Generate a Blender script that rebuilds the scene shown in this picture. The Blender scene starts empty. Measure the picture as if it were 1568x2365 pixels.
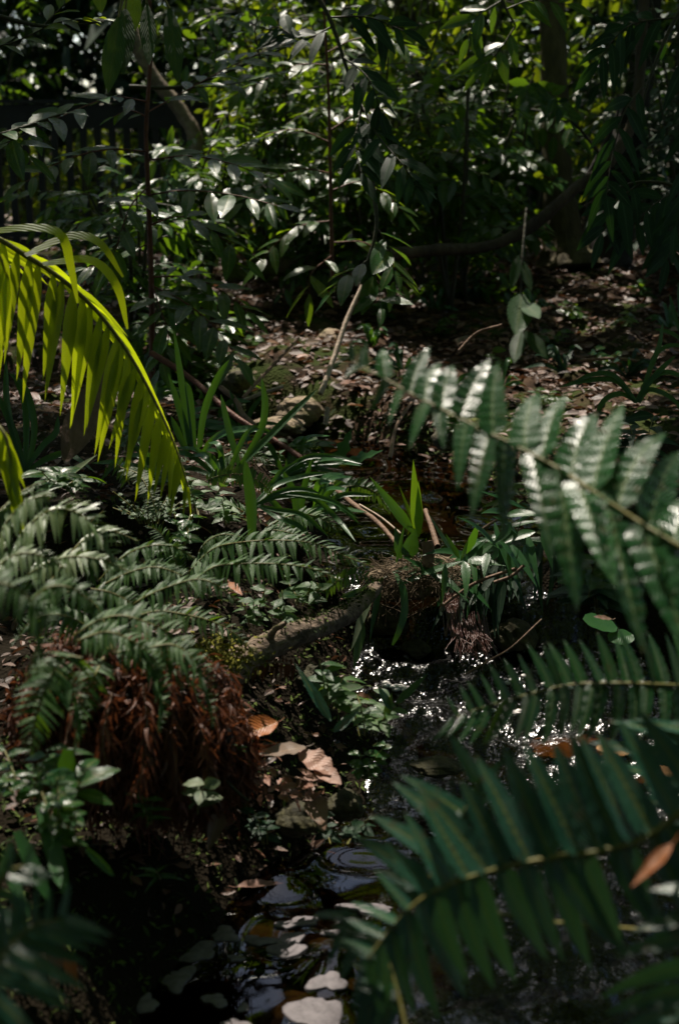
import bpy, math, random
import numpy as np
from mathutils import Vector

rng = np.random.default_rng(7)
random.seed(7)
SC = bpy.context.scene
COL = SC.collection

# ------------------------------------------------------------------ camera, sky, sun, exposure
EYE = np.array([0.0, 0.0, 1.6])
PITCH = math.radians(15)
FPX = 3249.0                         # focal length in units of the 1568 x 2365 picture
CR = np.array([1.0, 0, 0])
CF = np.array([0, math.cos(PITCH), -math.sin(PITCH)])
CU = np.array([0, math.sin(PITCH), math.cos(PITCH)])
cam_d = bpy.data.cameras.new("Camera")
cam = bpy.data.objects.new("Camera", cam_d)
COL.objects.link(cam)
cam.location = EYE
cam.rotation_euler = (math.radians(90) - PITCH, 0, 0)
cam_d.sensor_fit = 'VERTICAL'
cam_d.sensor_height = 36.0
cam_d.lens = 36.0 * FPX / 2365.0
cam_d.clip_start = 0.05
cam_d.clip_end = 400
cam_d.dof.use_dof = True
cam_d.dof.focus_distance = 4.2
cam_d.dof.aperture_fstop = 3.3
SC.camera = cam

SUN_EL, SUN_AZ = math.radians(60), math.radians(-18)      # azimuth from +Y, clockwise
SV = np.array([math.sin(SUN_AZ) * math.cos(SUN_EL), math.cos(SUN_AZ) * math.cos(SUN_EL), math.sin(SUN_EL)])
world = bpy.data.worlds.new("World")
SC.world = world
world.use_nodes = True
wn = world.node_tree.nodes
bg = wn["Background"]
sky = wn.new("ShaderNodeTexSky")
sky.sky_type = 'NISHITA'
sky.sun_disc = False
sky.sun_elevation = SUN_EL
sky.sun_rotation = SUN_AZ
world.node_tree.links.new(sky.outputs[0], bg.inputs[0])
bg.inputs[1].default_value = 0.085
sun_d = bpy.data.lights.new("Sun", 'SUN')
sun_d.energy = 3.7
sun_d.angle = math.radians(0.5)
sun_d.color = (1.0, 0.91, 0.79)
sun = bpy.data.objects.new("Sun", sun_d)
COL.objects.link(sun)
sun.rotation_euler = Vector(SV).to_track_quat('Z', 'Y').to_euler()
sun.location = (0, 0, 20)
SC.view_settings.view_transform = 'Standard'
SC.view_settings.look = 'None'
SC.view_settings.exposure = 1.0
SC.view_settings.gamma = 1
SC.render.engine = 'CYCLES'
cy = SC.cycles
cy.use_denoising = True
cy.max_bounces = 7
cy.diffuse_bounces = 3
cy.glossy_bounces = 3
cy.transmission_bounces = 4
cy.transparent_max_bounces = 12
cy.caustics_reflective = False
cy.caustics_refractive = False
cy.sample_clamp_indirect = 3.0
cy.sample_clamp_direct = 12.0


def W(px, py, d):
    return EYE + d * (CF + CR * (px - 784.0) / FPX + CU * (1182.5 - py) / FPX)


def V(a, b, c=0.0):
    v = CR * a + CU * b + CF * c
    return v / np.linalg.norm(v)


def nrm(a):
    return a / np.maximum(np.linalg.norm(a, axis=-1, keepdims=True), 1e-9)


def spline(pts, n):
    P = np.asarray(pts, float)
    if len(P) == 2:
        t = np.linspace(0, 1, n)[:, None]
        return P[0] * (1 - t) + P[1] * t
    P = np.vstack([2 * P[0] - P[1], P, 2 * P[-1] - P[-2]])
    m = len(P) - 3
    out = []
    for u in np.linspace(0, m - 1e-6, n):
        i = int(u)
        t = u - i
        a, b, c, d = P[i:i + 4]
        out.append(.5 * (2 * b + (c - a) * t + (2 * a - 5 * b + 4 * c - d) * t * t + (3 * b - a - 3 * c + d) * t ** 3))
    return np.array(out)


def wpts(lst):
    return np.array([W(*p) for p in lst])


# ------------------------------------------------------------------ mesh accumulator
class MB:
    def __init__(self):
        self.v, self.uv, self.r, self.q, self.m = [], [], [], [], []
        self.n = 0

    def add(self, verts, quads, uv=None, rnd=0.5, mat=0):
        verts = np.asarray(verts, float).reshape(-1, 3)
        quads = np.asarray(quads, np.int64).reshape(-1, 4)
        k = len(verts)
        self.v.append(verts)
        self.uv.append(np.zeros((k, 2)) if uv is None else np.asarray(uv, float).reshape(-1, 2))
        self.r.append(np.full(k, rnd) if np.isscalar(rnd) else np.asarray(rnd, float).reshape(-1))
        self.q.append(quads + self.n)
        self.m.append(np.full(len(quads), mat, np.int32))
        self.n += k

    def tube(self, pts, r, sides=6, mat=0, rnd=0.5, bump=0.0):
        P = np.asarray(pts, float)
        n = len(P)
        rad = np.asarray(r, float) if not np.isscalar(r) else np.full(n, r)
        if len(rad) == 2 and n != 2:
            rad = np.linspace(rad[0], rad[1], n)
        elif len(rad) != n:
            rad = np.interp(np.linspace(0, 1, n), np.linspace(0, 1, len(rad)), rad)
        T = nrm(np.gradient(P, axis=0))
        ref = np.array([0.31, 0.2, 0.93]) if abs(T[0][2]) < 0.8 else np.array([0.93, 0.3, 0.1])
        A = nrm(np.cross(T, ref))
        Bv = np.cross(T, A)
        ang = np.linspace(0, 2 * math.pi, sides, endpoint=False)
        rr = rad[:, None] * (1 + bump * rng.uniform(-1, 1, (n, sides)))
        ring = P[:, None, :] + rr[..., None] * (A[:, None, :] * np.cos(ang)[None, :, None] + Bv[:, None, :] * np.sin(ang)[None, :, None])
        i = np.arange(n - 1)[:, None] * sides
        j = np.arange(sides)[None, :]
        j2 = (j + 1) % sides
        q = np.stack([i + j, i + j2, i + sides + j2, i + sides + j], -1).reshape(-1, 4)
        uv = np.stack(np.broadcast_arrays(np.linspace(0, 1, n)[:, None], (ang / 6.283)[None, :]), -1)
        self.add(ring, q, uv, rnd, mat)
        # closed end
        if sides >= 4:
            c = P[[0, -1]]
            for e, base in ((0, 0), (1, (n - 1) * sides)):
                rv = ring.reshape(-1, 3)[base:base + sides]
                idx = np.arange(sides)
                vv = np.vstack([rv, c[e][None]])
                qq = np.stack([idx, (idx + 1) % sides, np.full(sides, sides), np.full(sides, sides)], -1)
                # as degenerate-free quads: pair neighbouring sides
                if sides % 2 == 0:
                    qq = np.array([[k, (k + 1) % sides, (k + 2) % sides, sides] for k in range(0, sides, 2)])
                    self.add(vv, qq, None, rnd, mat)

    def leaves(self, O, D, N, L, Wd, prof='ellip', seg=4, droop=0.0, fold=0.15, wave=0.0, freq=5.0,
               ripple=0.0, curl=0.0, rnd=None, mat=0):
        O = np.asarray(O, float).reshape(-1, 3)
        m = len(O)
        bc = lambda a: np.broadcast_to(np.asarray(a, float).reshape(-1) if not np.isscalar(a) else np.full(m, a), (m,))
        D = nrm(np.broadcast_to(np.asarray(D, float), (m, 3)))
        N = np.broadcast_to(np.asarray(N, float), (m, 3))
        S = nrm(np.cross(N, D))
        N = nrm(np.cross(D, S))
        L, Wd, droop, curl = bc(L), bc(Wd), bc(droop), bc(curl)
        t = np.linspace(0, 1, seg + 1)
        if prof == 'ellip':
            w = np.sin(math.pi * np.clip(t, 0.02, .985) ** .9) ** .8
        elif prof == 'lance':
            w = np.where(t < .3, (t / .3 + .06) ** .6, (1.0001 - ((t - .3) / .7) ** 1.5)) * .97 + .01
        elif prof == 'strap':
            w = np.minimum(1, .55 + t * 1.4) * (1.001 - t ** 5) + .01
        elif prof == 'pinna':
            w = np.minimum(1, (t + .03) * 9) * (1.0005 - t ** 3.2) * (1 - .25 * t) + .01
        elif prof == 'blade':
            w = np.minimum(1, .25 + t * 4) * (1.0005 - t ** 1.7) + .01
        elif prof == 'heart':
            w = np.minimum(1, (t + .02) * 6) ** .6 * (1.001 - t ** 1.6) ** .8 + .01
        else:
            w = np.sqrt(np.maximum(0.0, 1 - (2 * t - 1) ** 2)) + .02
        ph = rng.uniform(0, 6.28, m)
        osc = np.sin(2 * math.pi * freq * t[None, :] + ph[:, None])
        wid = .5 * Wd[:, None] * w[None, :] * (1 + wave * osc)
        C = O[:, None, :] + D[:, None, :] * (L[:, None] * t)[..., None]
        C = C + S[:, None, :] * (curl[:, None] * L[:, None] * t ** 2)[..., None]
        C[..., 2] -= droop[:, None] * L[:, None] * t ** 2
        rip = ripple * Wd[:, None] * osc * w[None, :]
        lft = C + S[:, None, :] * wid[..., None] + N[:, None, :] * (fold * wid + rip)[..., None]
        rgt = C - S[:, None, :] * wid[..., None] + N[:, None, :] * (fold * wid + rip * .8)[..., None]
        X = np.stack([lft, C, rgt], 2).reshape(m, -1, 3)
        k = (seg + 1) * 3
        b = np.arange(seg) * 3
        q1 = np.stack([b, b + 1, b + 4, b + 3], -1)
        q2 = np.stack([b + 1, b + 2, b + 5, b + 4], -1)
        q = np.vstack([q1, q2])
        Q = (q[None] + (np.arange(m) * k)[:, None, None]).reshape(-1, 4)
        u = np.repeat(t, 3)
        v = np.tile([0, .5, 1.0], seg + 1)
        uv = np.tile(np.stack([u, v], -1), (m, 1))
        if rnd is None:
            rnd = rng.uniform(0, 1, m)
        rr = np.repeat(bc(rnd), k)
        self.add(X, Q, uv, rr, mat)

    def build(self, name, mats, parent=None, smooth=True, base=None):
        v = np.vstack(self.v)
        uv = np.vstack(self.uv)
        r = np.concatenate(self.r)
        q = np.vstack(self.q)
        mi = np.concatenate(self.m)
        off = np.zeros(3)
        if parent is not None:
            off = np.array(parent['_w'])
        elif base is not None:
            off = np.asarray(base, float)
        me = bpy.data.meshes.new(name)
        me.vertices.add(len(v))
        me.vertices.foreach_set('co', (v - off).astype(np.float32).ravel())
        me.loops.add(len(q) * 4)
        me.loops.foreach_set('vertex_index', q.astype(np.int32).ravel())
        me.polygons.add(len(q))
        me.polygons.foreach_set('loop_start', np.arange(0, len(q) * 4, 4, dtype=np.int32))
        me.polygons.foreach_set('material_index', mi)
        me.polygons.foreach_set('use_smooth', np.full(len(q), smooth))
        ul = me.uv_layers.new(name='UVMap')
        ul.data.foreach_set('uv', uv[q.ravel()].astype(np.float32).ravel())
        at = me.attributes.new('rnd', 'FLOAT', 'POINT')
        at.data.foreach_set('value', r.astype(np.float32))
        for mt in (mats if isinstance(mats, (list, tuple)) else [mats]):
            me.materials.append(mt)
        me.update()
        o = bpy.data.objects.new(name, me)
        COL.objects.link(o)
        if parent is not None:
            o.parent = parent
            o['_w'] = [float(x) for x in off]
        else:
            o.location = off
            o['_w'] = [float(x) for x in off]
        return o


def tag(o, label=None, cat=None, group=None, kind=None):
    if label: o['label'] = label
    if cat: o['category'] = cat
    if group: o['group'] = group
    if kind: o['kind'] = kind
    return o


def root(name, label, cat, loc, group=None):
    o = bpy.data.objects.new(name, None)
    o.empty_display_size = 0.05
    COL.objects.link(o)
    o.location = [float(x) for x in loc]
    o['_w'] = [float(x) for x in loc]
    return tag(o, label, cat, group)


# ------------------------------------------------------------------ materials
def new_mat(name):
    m = bpy.data.materials.new(name)
    m.use_nodes = True
    nt = m.node_tree
    nt.nodes.clear()
    return m, nt, nt.nodes, nt.links


def ramp(nt, stops):
    r = nt.nodes.new('ShaderNodeValToRGB')
    e = r.color_ramp.elements
    while len(e) < len(stops):
        e.new(.5)
    for k, (p, c) in enumerate(stops):
        e[k].position = p
        e[k].color = (c[0], c[1], c[2], 1)
    return r


def leaf_mat(name, dark, light, trans, tw=.4, rough=.4, rib=(.12, .16, .05), ribw=.06, spec=.5, vein=34.0, bump=.25, coat=0.0, spots=0.0, tip=0.0):
    m, nt, n, l = new_mat(name)
    out = n.new('ShaderNodeOutputMaterial')
    at = n.new('ShaderNodeAttribute')
    at.attribute_name = 'rnd'
    rp = ramp(nt, [(0, dark), (1, light)])
    tc = n.new('ShaderNodeTexCoord')
    ns = n.new('ShaderNodeTexNoise')
    ns.inputs['Scale'].default_value = 18
    ns.inputs['Detail'].default_value = 3
    l.new(tc.outputs['Object'], ns.inputs['Vector'])
    mx = n.new('ShaderNodeMath'); mx.operation = 'MULTIPLY_ADD'
    l.new(ns.outputs['Fac'], mx.inputs[0]); mx.inputs[1].default_value = .9
    sub = n.new('ShaderNodeMath'); sub.operation = 'SUBTRACT'
    l.new(at.outputs['Fac'], sub.inputs[0]); sub.inputs[1].default_value = .45
    l.new(sub.outputs[0], mx.inputs[2])
    l.new(mx.outputs[0], rp.inputs[0])
    uv = n.new('ShaderNodeUVMap'); uv.uv_map = 'UVMap'
    sx = n.new('ShaderNodeSeparateXYZ')
    l.new(uv.outputs[0], sx.inputs[0])
    a = n.new('ShaderNodeMath'); a.operation = 'SUBTRACT'; l.new(sx.outputs[1], a.inputs[0]); a.inputs[1].default_value = .5
    b = n.new('ShaderNodeMath'); b.operation = 'ABSOLUTE'; l.new(a.outputs[0], b.inputs[0])
    c = n.new('ShaderNodeMath'); c.operation = 'LESS_THAN'; l.new(b.outputs[0], c.inputs[0]); c.inputs[1].default_value = ribw
    mix = n.new('ShaderNodeMixRGB')
    l.new(c.outputs[0], mix.inputs[0]); l.new(rp.outputs[0], mix.inputs[1]); mix.inputs[2].default_value = (*rib, 1)
    col = mix
    if spots:
        n2 = n.new('ShaderNodeTexNoise'); n2.inputs['Scale'].default_value = 55; n2.inputs['Detail'].default_value = 4
        l.new(tc.outputs['Object'], n2.inputs['Vector'])
        r2 = ramp(nt, [(.60, (0, 0, 0)), (.68, (spots, spots, spots))])
        l.new(n2.outputs['Fac'], r2.inputs[0])
        mm = n.new('ShaderNodeMixRGB'); l.new(r2.outputs[0], mm.inputs[0]); l.new(col.outputs[0], mm.inputs[1]); mm.inputs[2].default_value = (.09, .06, .025, 1)
        col = mm
    if tip:
        t1 = n.new('ShaderNodeMath'); t1.operation = 'MULTIPLY_ADD'; l.new(ns.outputs['Fac'], t1.inputs[0]); t1.inputs[1].default_value = .45; l.new(sx.outputs[0], t1.inputs[2])
        t2 = n.new('ShaderNodeMapRange'); l.new(t1.outputs[0], t2.inputs[0]); t2.inputs[1].default_value = 1.20; t2.inputs[2].default_value = 1.28; t2.inputs[4].default_value = tip
        mt_ = n.new('ShaderNodeMixRGB'); l.new(t2.outputs[0], mt_.inputs[0]); l.new(col.outputs[0], mt_.inputs[1]); mt_.inputs[2].default_value = (.14, .085, .03, 1)
        col = mt_
    # side veins: slanted waves across the blade
    vv = n.new('ShaderNodeMath'); vv.operation = 'MULTIPLY_ADD'
    l.new(b.outputs[0], vv.inputs[0]); vv.inputs[1].default_value = -.7; l.new(sx.outputs[0], vv.inputs[2])
    sc_ = n.new('ShaderNodeMath'); sc_.operation = 'MULTIPLY'; l.new(vv.outputs[0], sc_.inputs[0]); sc_.inputs[1].default_value = vein * 2
    si = n.new('ShaderNodeMath'); si.operation = 'SINE'; l.new(sc_.outputs[0], si.inputs[0])
    ad = n.new('ShaderNodeMath'); ad.operation = 'MULTIPLY_ADD'; l.new(ns.outputs['Fac'], ad.inputs[0]); ad.inputs[1].default_value = 2.0; l.new(si.outputs[0], ad.inputs[2])
    bp = n.new('ShaderNodeBump'); bp.inputs['Strength'].default_value = bump; bp.inputs['Distance'].default_value = .002
    l.new(ad.outputs[0], bp.inputs['Height'])
    p = n.new('ShaderNodeBsdfPrincipled')
    l.new(col.outputs[0], p.inputs['Base Color'])
    rr = n.new('ShaderNodeMath'); rr.operation = 'MULTIPLY_ADD'
    l.new(ns.outputs['Fac'], rr.inputs[0]); rr.inputs[1].default_value = .3; rr.inputs[2].default_value = rough - .15
    l.new(rr.outputs[0], p.inputs['Roughness'])
    p.inputs['Specular IOR Level'].default_value = spec
    l.new(bp.outputs[0], p.inputs['Normal'])
    tr = n.new('ShaderNodeBsdfTranslucent')
    tm = n.new('ShaderNodeMixRGB'); tm.blend_type = 'MIX'
    l.new(at.outputs['Fac'], tm.inputs[0])
    tm.inputs[1].default_value = (trans[0] * .65, trans[1] * .7, trans[2] * .8, 1)
    tm.inputs[2].default_value = (*trans, 1)
    l.new(tm.outputs[0], tr.inputs['Color'])
    ms = n.new('ShaderNodeMixShader'); ms.inputs[0].default_value = tw
    l.new(p.outputs[0], ms.inputs[1]); l.new(tr.outputs[0], ms.inputs[2])
    l.new(ms.outputs[0], out.inputs[0])
    return m


def rough_mat(name, stops, scale=12, detail=6, rough=.85, bump=.6, dist=.01, spec=.3, use_rnd=0.0, stretch=(1, 1, 1)):
    m, nt, n, l = new_mat(name)
    out = n.new('ShaderNodeOutputMaterial')
    tc = n.new('ShaderNodeTexCoord')
    mp = n.new('ShaderNodeMapping'); mp.inputs['Scale'].default_value = stretch
    l.new(tc.outputs['Object'], mp.inputs[0])
    ns = n.new('ShaderNodeTexNoise'); ns.inputs['Scale'].default_value = scale; ns.inputs['Detail'].default_value = detail; ns.inputs['Roughness'].default_value = .65
    l.new(mp.outputs[0], ns.inputs['Vector'])
    rp = ramp(nt, stops)
    if use_rnd:
        at = n.new('ShaderNodeAttribute'); at.attribute_name = 'rnd'
        mx = n.new('ShaderNodeMath'); mx.operation = 'MULTIPLY_ADD'
        sb = n.new('ShaderNodeMath'); sb.operation = 'SUBTRACT'; l.new(at.outputs['Fac'], sb.inputs[0]); sb.inputs[1].default_value = .5
        l.new(sb.outputs[0], mx.inputs[0]); mx.inputs[1].default_value = use_rnd; l.new(ns.outputs['Fac'], mx.inputs[2])
        l.new(mx.outputs[0], rp.inputs[0])
    else:
        l.new(ns.outputs['Fac'], rp.inputs[0])
    p = n.new('ShaderNodeBsdfPrincipled')
    l.new(rp.outputs[0], p.inputs['Base Color'])
    p.inputs['Roughness'].default_value = rough
    p.inputs['Specular IOR Level'].default_value = spec
    n2 = n.new('ShaderNodeTexNoise'); n2.inputs['Scale'].default_value = scale * 4; n2.inputs['Detail'].default_value = 5
    l.new(mp.outputs[0], n2.inputs['Vector'])
    bp = n.new('ShaderNodeBump'); bp.inputs['Strength'].default_value = bump; bp.inputs['Distance'].default_value = dist
    l.new(n2.outputs['Fac'], bp.inputs['Height'])
    l.new(bp.outputs[0], p.inputs['Normal'])
    l.new(p.outputs[0], out.inputs[0])
    return m


M = {}
M['glossy'] = leaf_mat('glossy_leaf', (.008, .045, .010), (.026, .09, .016), (.20, .36, .012), tw=.36, rough=.29, spec=.45, spots=.5)
M['shrub'] = leaf_mat('shrub_leaf', (.010, .05, .009), (.04, .105, .014), (.26, .40, .010), tw=.42, rough=.30, spec=.45, spots=.4)
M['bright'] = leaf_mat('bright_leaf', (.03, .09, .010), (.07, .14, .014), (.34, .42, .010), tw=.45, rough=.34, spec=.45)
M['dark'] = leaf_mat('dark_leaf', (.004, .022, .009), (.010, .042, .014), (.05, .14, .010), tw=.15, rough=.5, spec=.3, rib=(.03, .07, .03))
M['big'] = leaf_mat('large_leaf', (.012, .05, .012), (.03, .085, .02), (.10, .17, .01), tw=.30, rough=.5, spec=.4, rib=(.05, .09, .02))
M['palm'] = leaf_mat('palm_leaflet', (.05, .10, .01), (.08, .13, .012), (.58, .68, .010), tw=.62, rough=.34, spec=.5, rib=(.08, .12, .01), ribw=.03, spots=.5, tip=.9)
M['fern'] = leaf_mat('sword_fern', (.010, .055, .016), (.028, .10, .028), (.14, .26, .02), tw=.22, rough=.29, spec=.6, rib=(.11, .17, .07), ribw=.055, bump=.5, spots=.5, tip=.8)
M['tealfern'] = leaf_mat('deep_fern', (.010, .062, .034), (.026, .105, .06), (.06, .16, .03), tw=.2, rough=.36, spec=.9, rib=(.10, .13, .03), ribw=.07, bump=.4, spots=.6, tip=.8)
M['softfern'] = leaf_mat('soft_fern', (.014, .065, .012), (.045, .12, .020), (.22, .38, .02), tw=.3, rough=.42, spec=.45, rib=(.09, .12, .04))
M['sunfern'] = leaf_mat('sunlit_fern', (.06, .13, .035), (.17, .23, .09), (.24, .36, .03), tw=.22, rough=.32, spec=1.0, rib=(.12, .16, .06))  # paler copy of the soft fern, sun glare put into the base colour
M['dryfern'] = leaf_mat('dry_fern', (.045, .014, .007), (.20, .06, .026), (.30, .09, .03), tw=.25, rough=.5, spec=.4, rib=(.12, .06, .02))
M['strap'] = leaf_mat('strap_leaf', (.014, .065, .016), (.035, .11, .026), (.12, .28, .012), tw=.28, rough=.34, spec=.5, rib=(.02, .08, .02))
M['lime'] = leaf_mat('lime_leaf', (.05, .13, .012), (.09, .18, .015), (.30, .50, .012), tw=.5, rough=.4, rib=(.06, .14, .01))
M['pale'] = leaf_mat('pale_leaf', (.07, .11, .05), (.13, .17, .08), (.16, .22, .05), tw=.25, rough=.5, rib=(.14, .16, .08))
M['herb'] = leaf_mat('herb_leaf', (.02, .07, .018), (.07, .14, .035), (.16, .28, .02), tw=.3, rough=.45, rib=(.08, .13, .04))
M['fallen'] = leaf_mat('fallen_leaf', (.10, .05, .028), (.27, .16, .10), (.22, .10, .04), tw=.22, rough=.5, rib=(.20, .12, .07), ribw=.03, spots=.8)
M['orange'] = leaf_mat('orange_leaf', (.28, .075, .015), (.38, .13, .03), (.5, .12, .01), tw=.25, rough=.42, rib=(.40, .2, .06), ribw=.03)
M['pinkleaf'] = leaf_mat('pink_brown_leaf', (.26, .13, .09), (.38, .21, .15), (.30, .15, .09), tw=.2, rough=.5, rib=(.4, .24, .17), ribw=.03)
M['greyleaf'] = leaf_mat('grey_brown_leaf', (.12, .085, .06), (.22, .16, .12), (.18, .11, .06), tw=.2, rough=.45, rib=(.26, .18, .12), ribw=.03)
M['litter'] = leaf_mat('litter_leaf', (.024, .009, .005), (.14, .058, .03), (.2, .08, .03), tw=.15, rough=.46, rib=(.16, .1, .06), spots=.6)
M['redstem'] = rough_mat('red_stem', [(.3, (.06, .018, .010)), (.7, (.14, .045, .02))], 20, rough=.6)
M['greenstem'] = rough_mat('green_stem', [(.3, (.09, .10, .02)), (.7, (.20, .17, .05))], 20, rough=.5, bump=.2)
M['dkstem'] = rough_mat('dark_stem', [(.3, (.025, .03, .012)), (.7, (.06, .05, .025))], 20, rough=.6)
M['bark'] = rough_mat('bark', [(.25, (.018, .014, .010)), (.5, (.05, .038, .026)), (.75, (.10, .075, .05))], 9, rough=.9, bump=1, dist=.02, stretch=(1, 1, .25))
M['darkbark'] = rough_mat('dark_bark', [(.3, (.010, .009, .007)), (.7, (.035, .03, .022))], 9, rough=.9, bump=1, dist=.02, stretch=(1, 1, .25))
M['olivebark'] = rough_mat('olive_bark', [(.3, (.035, .03, .014)), (.5, (.08, .065, .03)), (.7, (.13, .11, .05))], 9, rough=.85, bump=1, dist=.02, stretch=(1, 1, .25))
M['palebark'] = rough_mat('pale_bark', [(.3, (.06, .045, .03)), (.52, (.17, .13, .085)), (.7, (.26, .21, .15))], 14, rough=.8, bump=.6)
M['mossbark'] = rough_mat('mossy_bark', [(.3, (.03, .022, .014)), (.48, (.09, .065, .04)), (.56, (.06, .075, .012)), (.75, (.10, .12, .02))], 12, rough=.95, bump=1, dist=.02)
M['logwood'] = rough_mat('weathered_wood', [(.32, (.025, .019, .013)), (.44, (.09, .065, .045)), (.54, (.20, .145, .11)), (.61, (.09, .08, .03)), (.70, (.07, .09, .016))], 14, rough=.9, bump=1, dist=.015, stretch=(.25, 1, 1))
M['twig'] = rough_mat('twig', [(.3, (.10, .055, .032)), (.7, (.24, .15, .10))], 16, rough=.7)
M['paletwig'] = rough_mat('pale_twig', [(.3, (.30, .22, .16)), (.7, (.48, .38, .30))], 16, rough=.7)
M['redroot'] = rough_mat('red_root', [(.3, (.03, .009, .006)), (.7, (.09, .03, .02))], 16, rough=.35, spec=.6)
M['rootmat'] = rough_mat('root_fibre', [(.3, (.05, .035, .02)), (.7, (.20, .145, .09))], 30, rough=.9)
M['rust'] = rough_mat('rusty_fibre', [(.3, (.05, .016, .008)), (.7, (.20, .065, .03))], 30, rough=.8, use_rnd=.8)
M['spathe'] = rough_mat('dry_sheath', [(.3, (.06, .035, .022)), (.7, (.15, .09, .06))], 14, rough=.7, stretch=(1, 1, .3))
M['rock'] = rough_mat('mossy_stone', [(.25, (.03, .028, .02)), (.45, (.12, .105, .075)), (.55, (.08, .09, .02)), (.72, (.14, .15, .035))], 9, rough=.95, bump=1, dist=.03)
M['palerock'] = rough_mat('pale_stone', [(.25, (.07, .055, .035)), (.5, (.30, .23, .16)), (.62, (.16, .15, .05)), (.78, (.34, .28, .2))], 8, rough=.9, bump=1, dist=.03)
M['orangerock'] = rough_mat('ochre_stone', [(.3, (.07, .03, .010)), (.55, (.24, .12, .04)), (.75, (.32, .18, .07))], 14, rough=.7)
M['wetrock'] = rough_mat('wet_stone', [(.3, (.012, .012, .006)), (.55, (.05, .045, .018)), (.75, (.09, .08, .02))], 22, rough=.8)
M['moss'] = rough_mat('yellow_moss', [(.3, (.05, .06, .008)), (.7, (.22, .2, .02))], 30, rough=.95, use_rnd=.6)
M['greenmoss'] = rough_mat('green_moss', [(.3, (.015, .028, .005)), (.7, (.07, .10, .015))], 30, rough=.95, use_rnd=.6)
M['fence'] = rough_mat('black_paint', [(.3, (.008, .008, .009)), (.7, (.02, .02, .022))], 12, rough=.5, bump=.2, spec=.4)


def ground_mat():
    m, nt, n, l = new_mat('forest_floor')
    out = n.new('ShaderNodeOutputMaterial')
    tc = n.new('ShaderNodeTexCoord')
    a = n.new('ShaderNodeTexNoise'); a.inputs['Scale'].default_value = 7; a.inputs['Detail'].default_value = 8; a.inputs['Roughness'].default_value = .7
    l.new(tc.outputs['Object'], a.inputs['Vector'])
    r1 = ramp(nt, [(.30, (.010, .007, .005)), (.48, (.035, .022, .014)), (.62, (.08, .05, .032)), (.8, (.13, .09, .06))])
    l.new(a.outputs['Fac'], r1.inputs[0])
    b = n.new('ShaderNodeTexNoise'); b.inputs['Scale'].default_value = 3.1; b.inputs['Detail'].default_value = 7
    l.new(tc.outputs['Object'], b.inputs['Vector'])
    r2 = ramp(nt, [(.50, (0, 0, 0)), (.60, (.8, .8, .8))])
    l.new(b.outputs['Fac'], r2.inputs[0])
    mx = n.new('ShaderNodeMixRGB'); l.new(r2.outputs[0], mx.inputs[0]); l.new(r1.outputs[0], mx.inputs[1]); mx.inputs[2].default_value = (.03, .05, .008, 1)
    v = n.new('ShaderNodeTexVoronoi'); v.inputs['Scale'].default_value = 90
    l.new(tc.outputs['Object'], v.inputs['Vector'])
    sp = n.new('ShaderNodeSeparateXYZ'); l.new(tc.outputs['Object'], sp.inputs[0])
    mr = n.new('ShaderNodeMapRange'); l.new(sp.outputs[1], mr.inputs[0]); mr.inputs[1].default_value = 4.3; mr.inputs[2].default_value = 5.6
    wet = n.new('ShaderNodeMixRGB'); l.new(mr.outputs[0], wet.inputs[0]); wet.inputs[1].default_value = (.012, .009, .005, 1); l.new(mx.outputs[0], wet.inputs[2])   # wet mud along the near stream, the bank's deep shade put into its black
    p = n.new('ShaderNodeBsdfPrincipled'); p.inputs['Roughness'].default_value = .9; p.inputs['Specular IOR Level'].default_value = .06
    l.new(wet.outputs[0], p.inputs['Base Color'])
    ad = n.new('ShaderNodeMath'); ad.operation = 'ADD'; l.new(a.outputs['Fac'], ad.inputs[0]); l.new(v.outputs['Distance'], ad.inputs[1])
    bp = n.new('ShaderNodeBump'); bp.inputs['Strength'].default_value = .7; bp.inputs['Distance'].default_value = .008
    l.new(ad.outputs[0], bp.inputs['Height']); l.new(bp.outputs[0], p.inputs['Normal'])
    l.new(p.outputs[0], out.inputs[0])
    return m


def water_mat():
    m, nt, n, l = new_mat('stream_water')
    out = n.new('ShaderNodeOutputMaterial')
    tc = n.new('ShaderNodeTexCoord')
    a = n.new('ShaderNodeTexNoise'); a.inputs['Scale'].default_value = 38; a.inputs['Detail'].default_value = 2
    l.new(tc.outputs['Object'], a.inputs['Vector'])
    at = n.new('ShaderNodeAttribute'); at.attribute_name = 'rnd'      # how broken the surface is: 0 still pool, 1 rapids
    bp = n.new('ShaderNodeBump'); bp.inputs['Distance'].default_value = .012
    l.new(at.outputs['Fac'], bp.inputs['Strength'])
    l.new(a.outputs['Fac'], bp.inputs['Height'])
    g = n.new('ShaderNodeBsdfGlossy'); g.inputs['Roughness'].default_value = .15; g.inputs['Color'].default_value = (1, 1, 1, 1)
    rg = n.new('ShaderNodeMapRange'); l.new(at.outputs['Fac'], rg.inputs[0]); rg.inputs[3].default_value = .03; rg.inputs[4].default_value = .21
    l.new(rg.outputs[0], g.inputs['Roughness'])
    l.new(bp.outputs[0], g.inputs['Normal'])
    t = n.new('ShaderNodeBsdfTransparent'); t.inputs['Color'].default_value = (.40, .29, .16, 1)
    f = n.new('ShaderNodeFresnel'); f.inputs['IOR'].default_value = 1.45
    l.new(bp.outputs[0], f.inputs['Normal'])
    ms = n.new('ShaderNodeMixShader')
    l.new(f.outputs[0], ms.inputs[0]); l.new(t.outputs[0], ms.inputs[1]); l.new(g.outputs[0], ms.inputs[2])
    l.new(ms.outputs[0], out.inputs[0])
    return m


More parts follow.
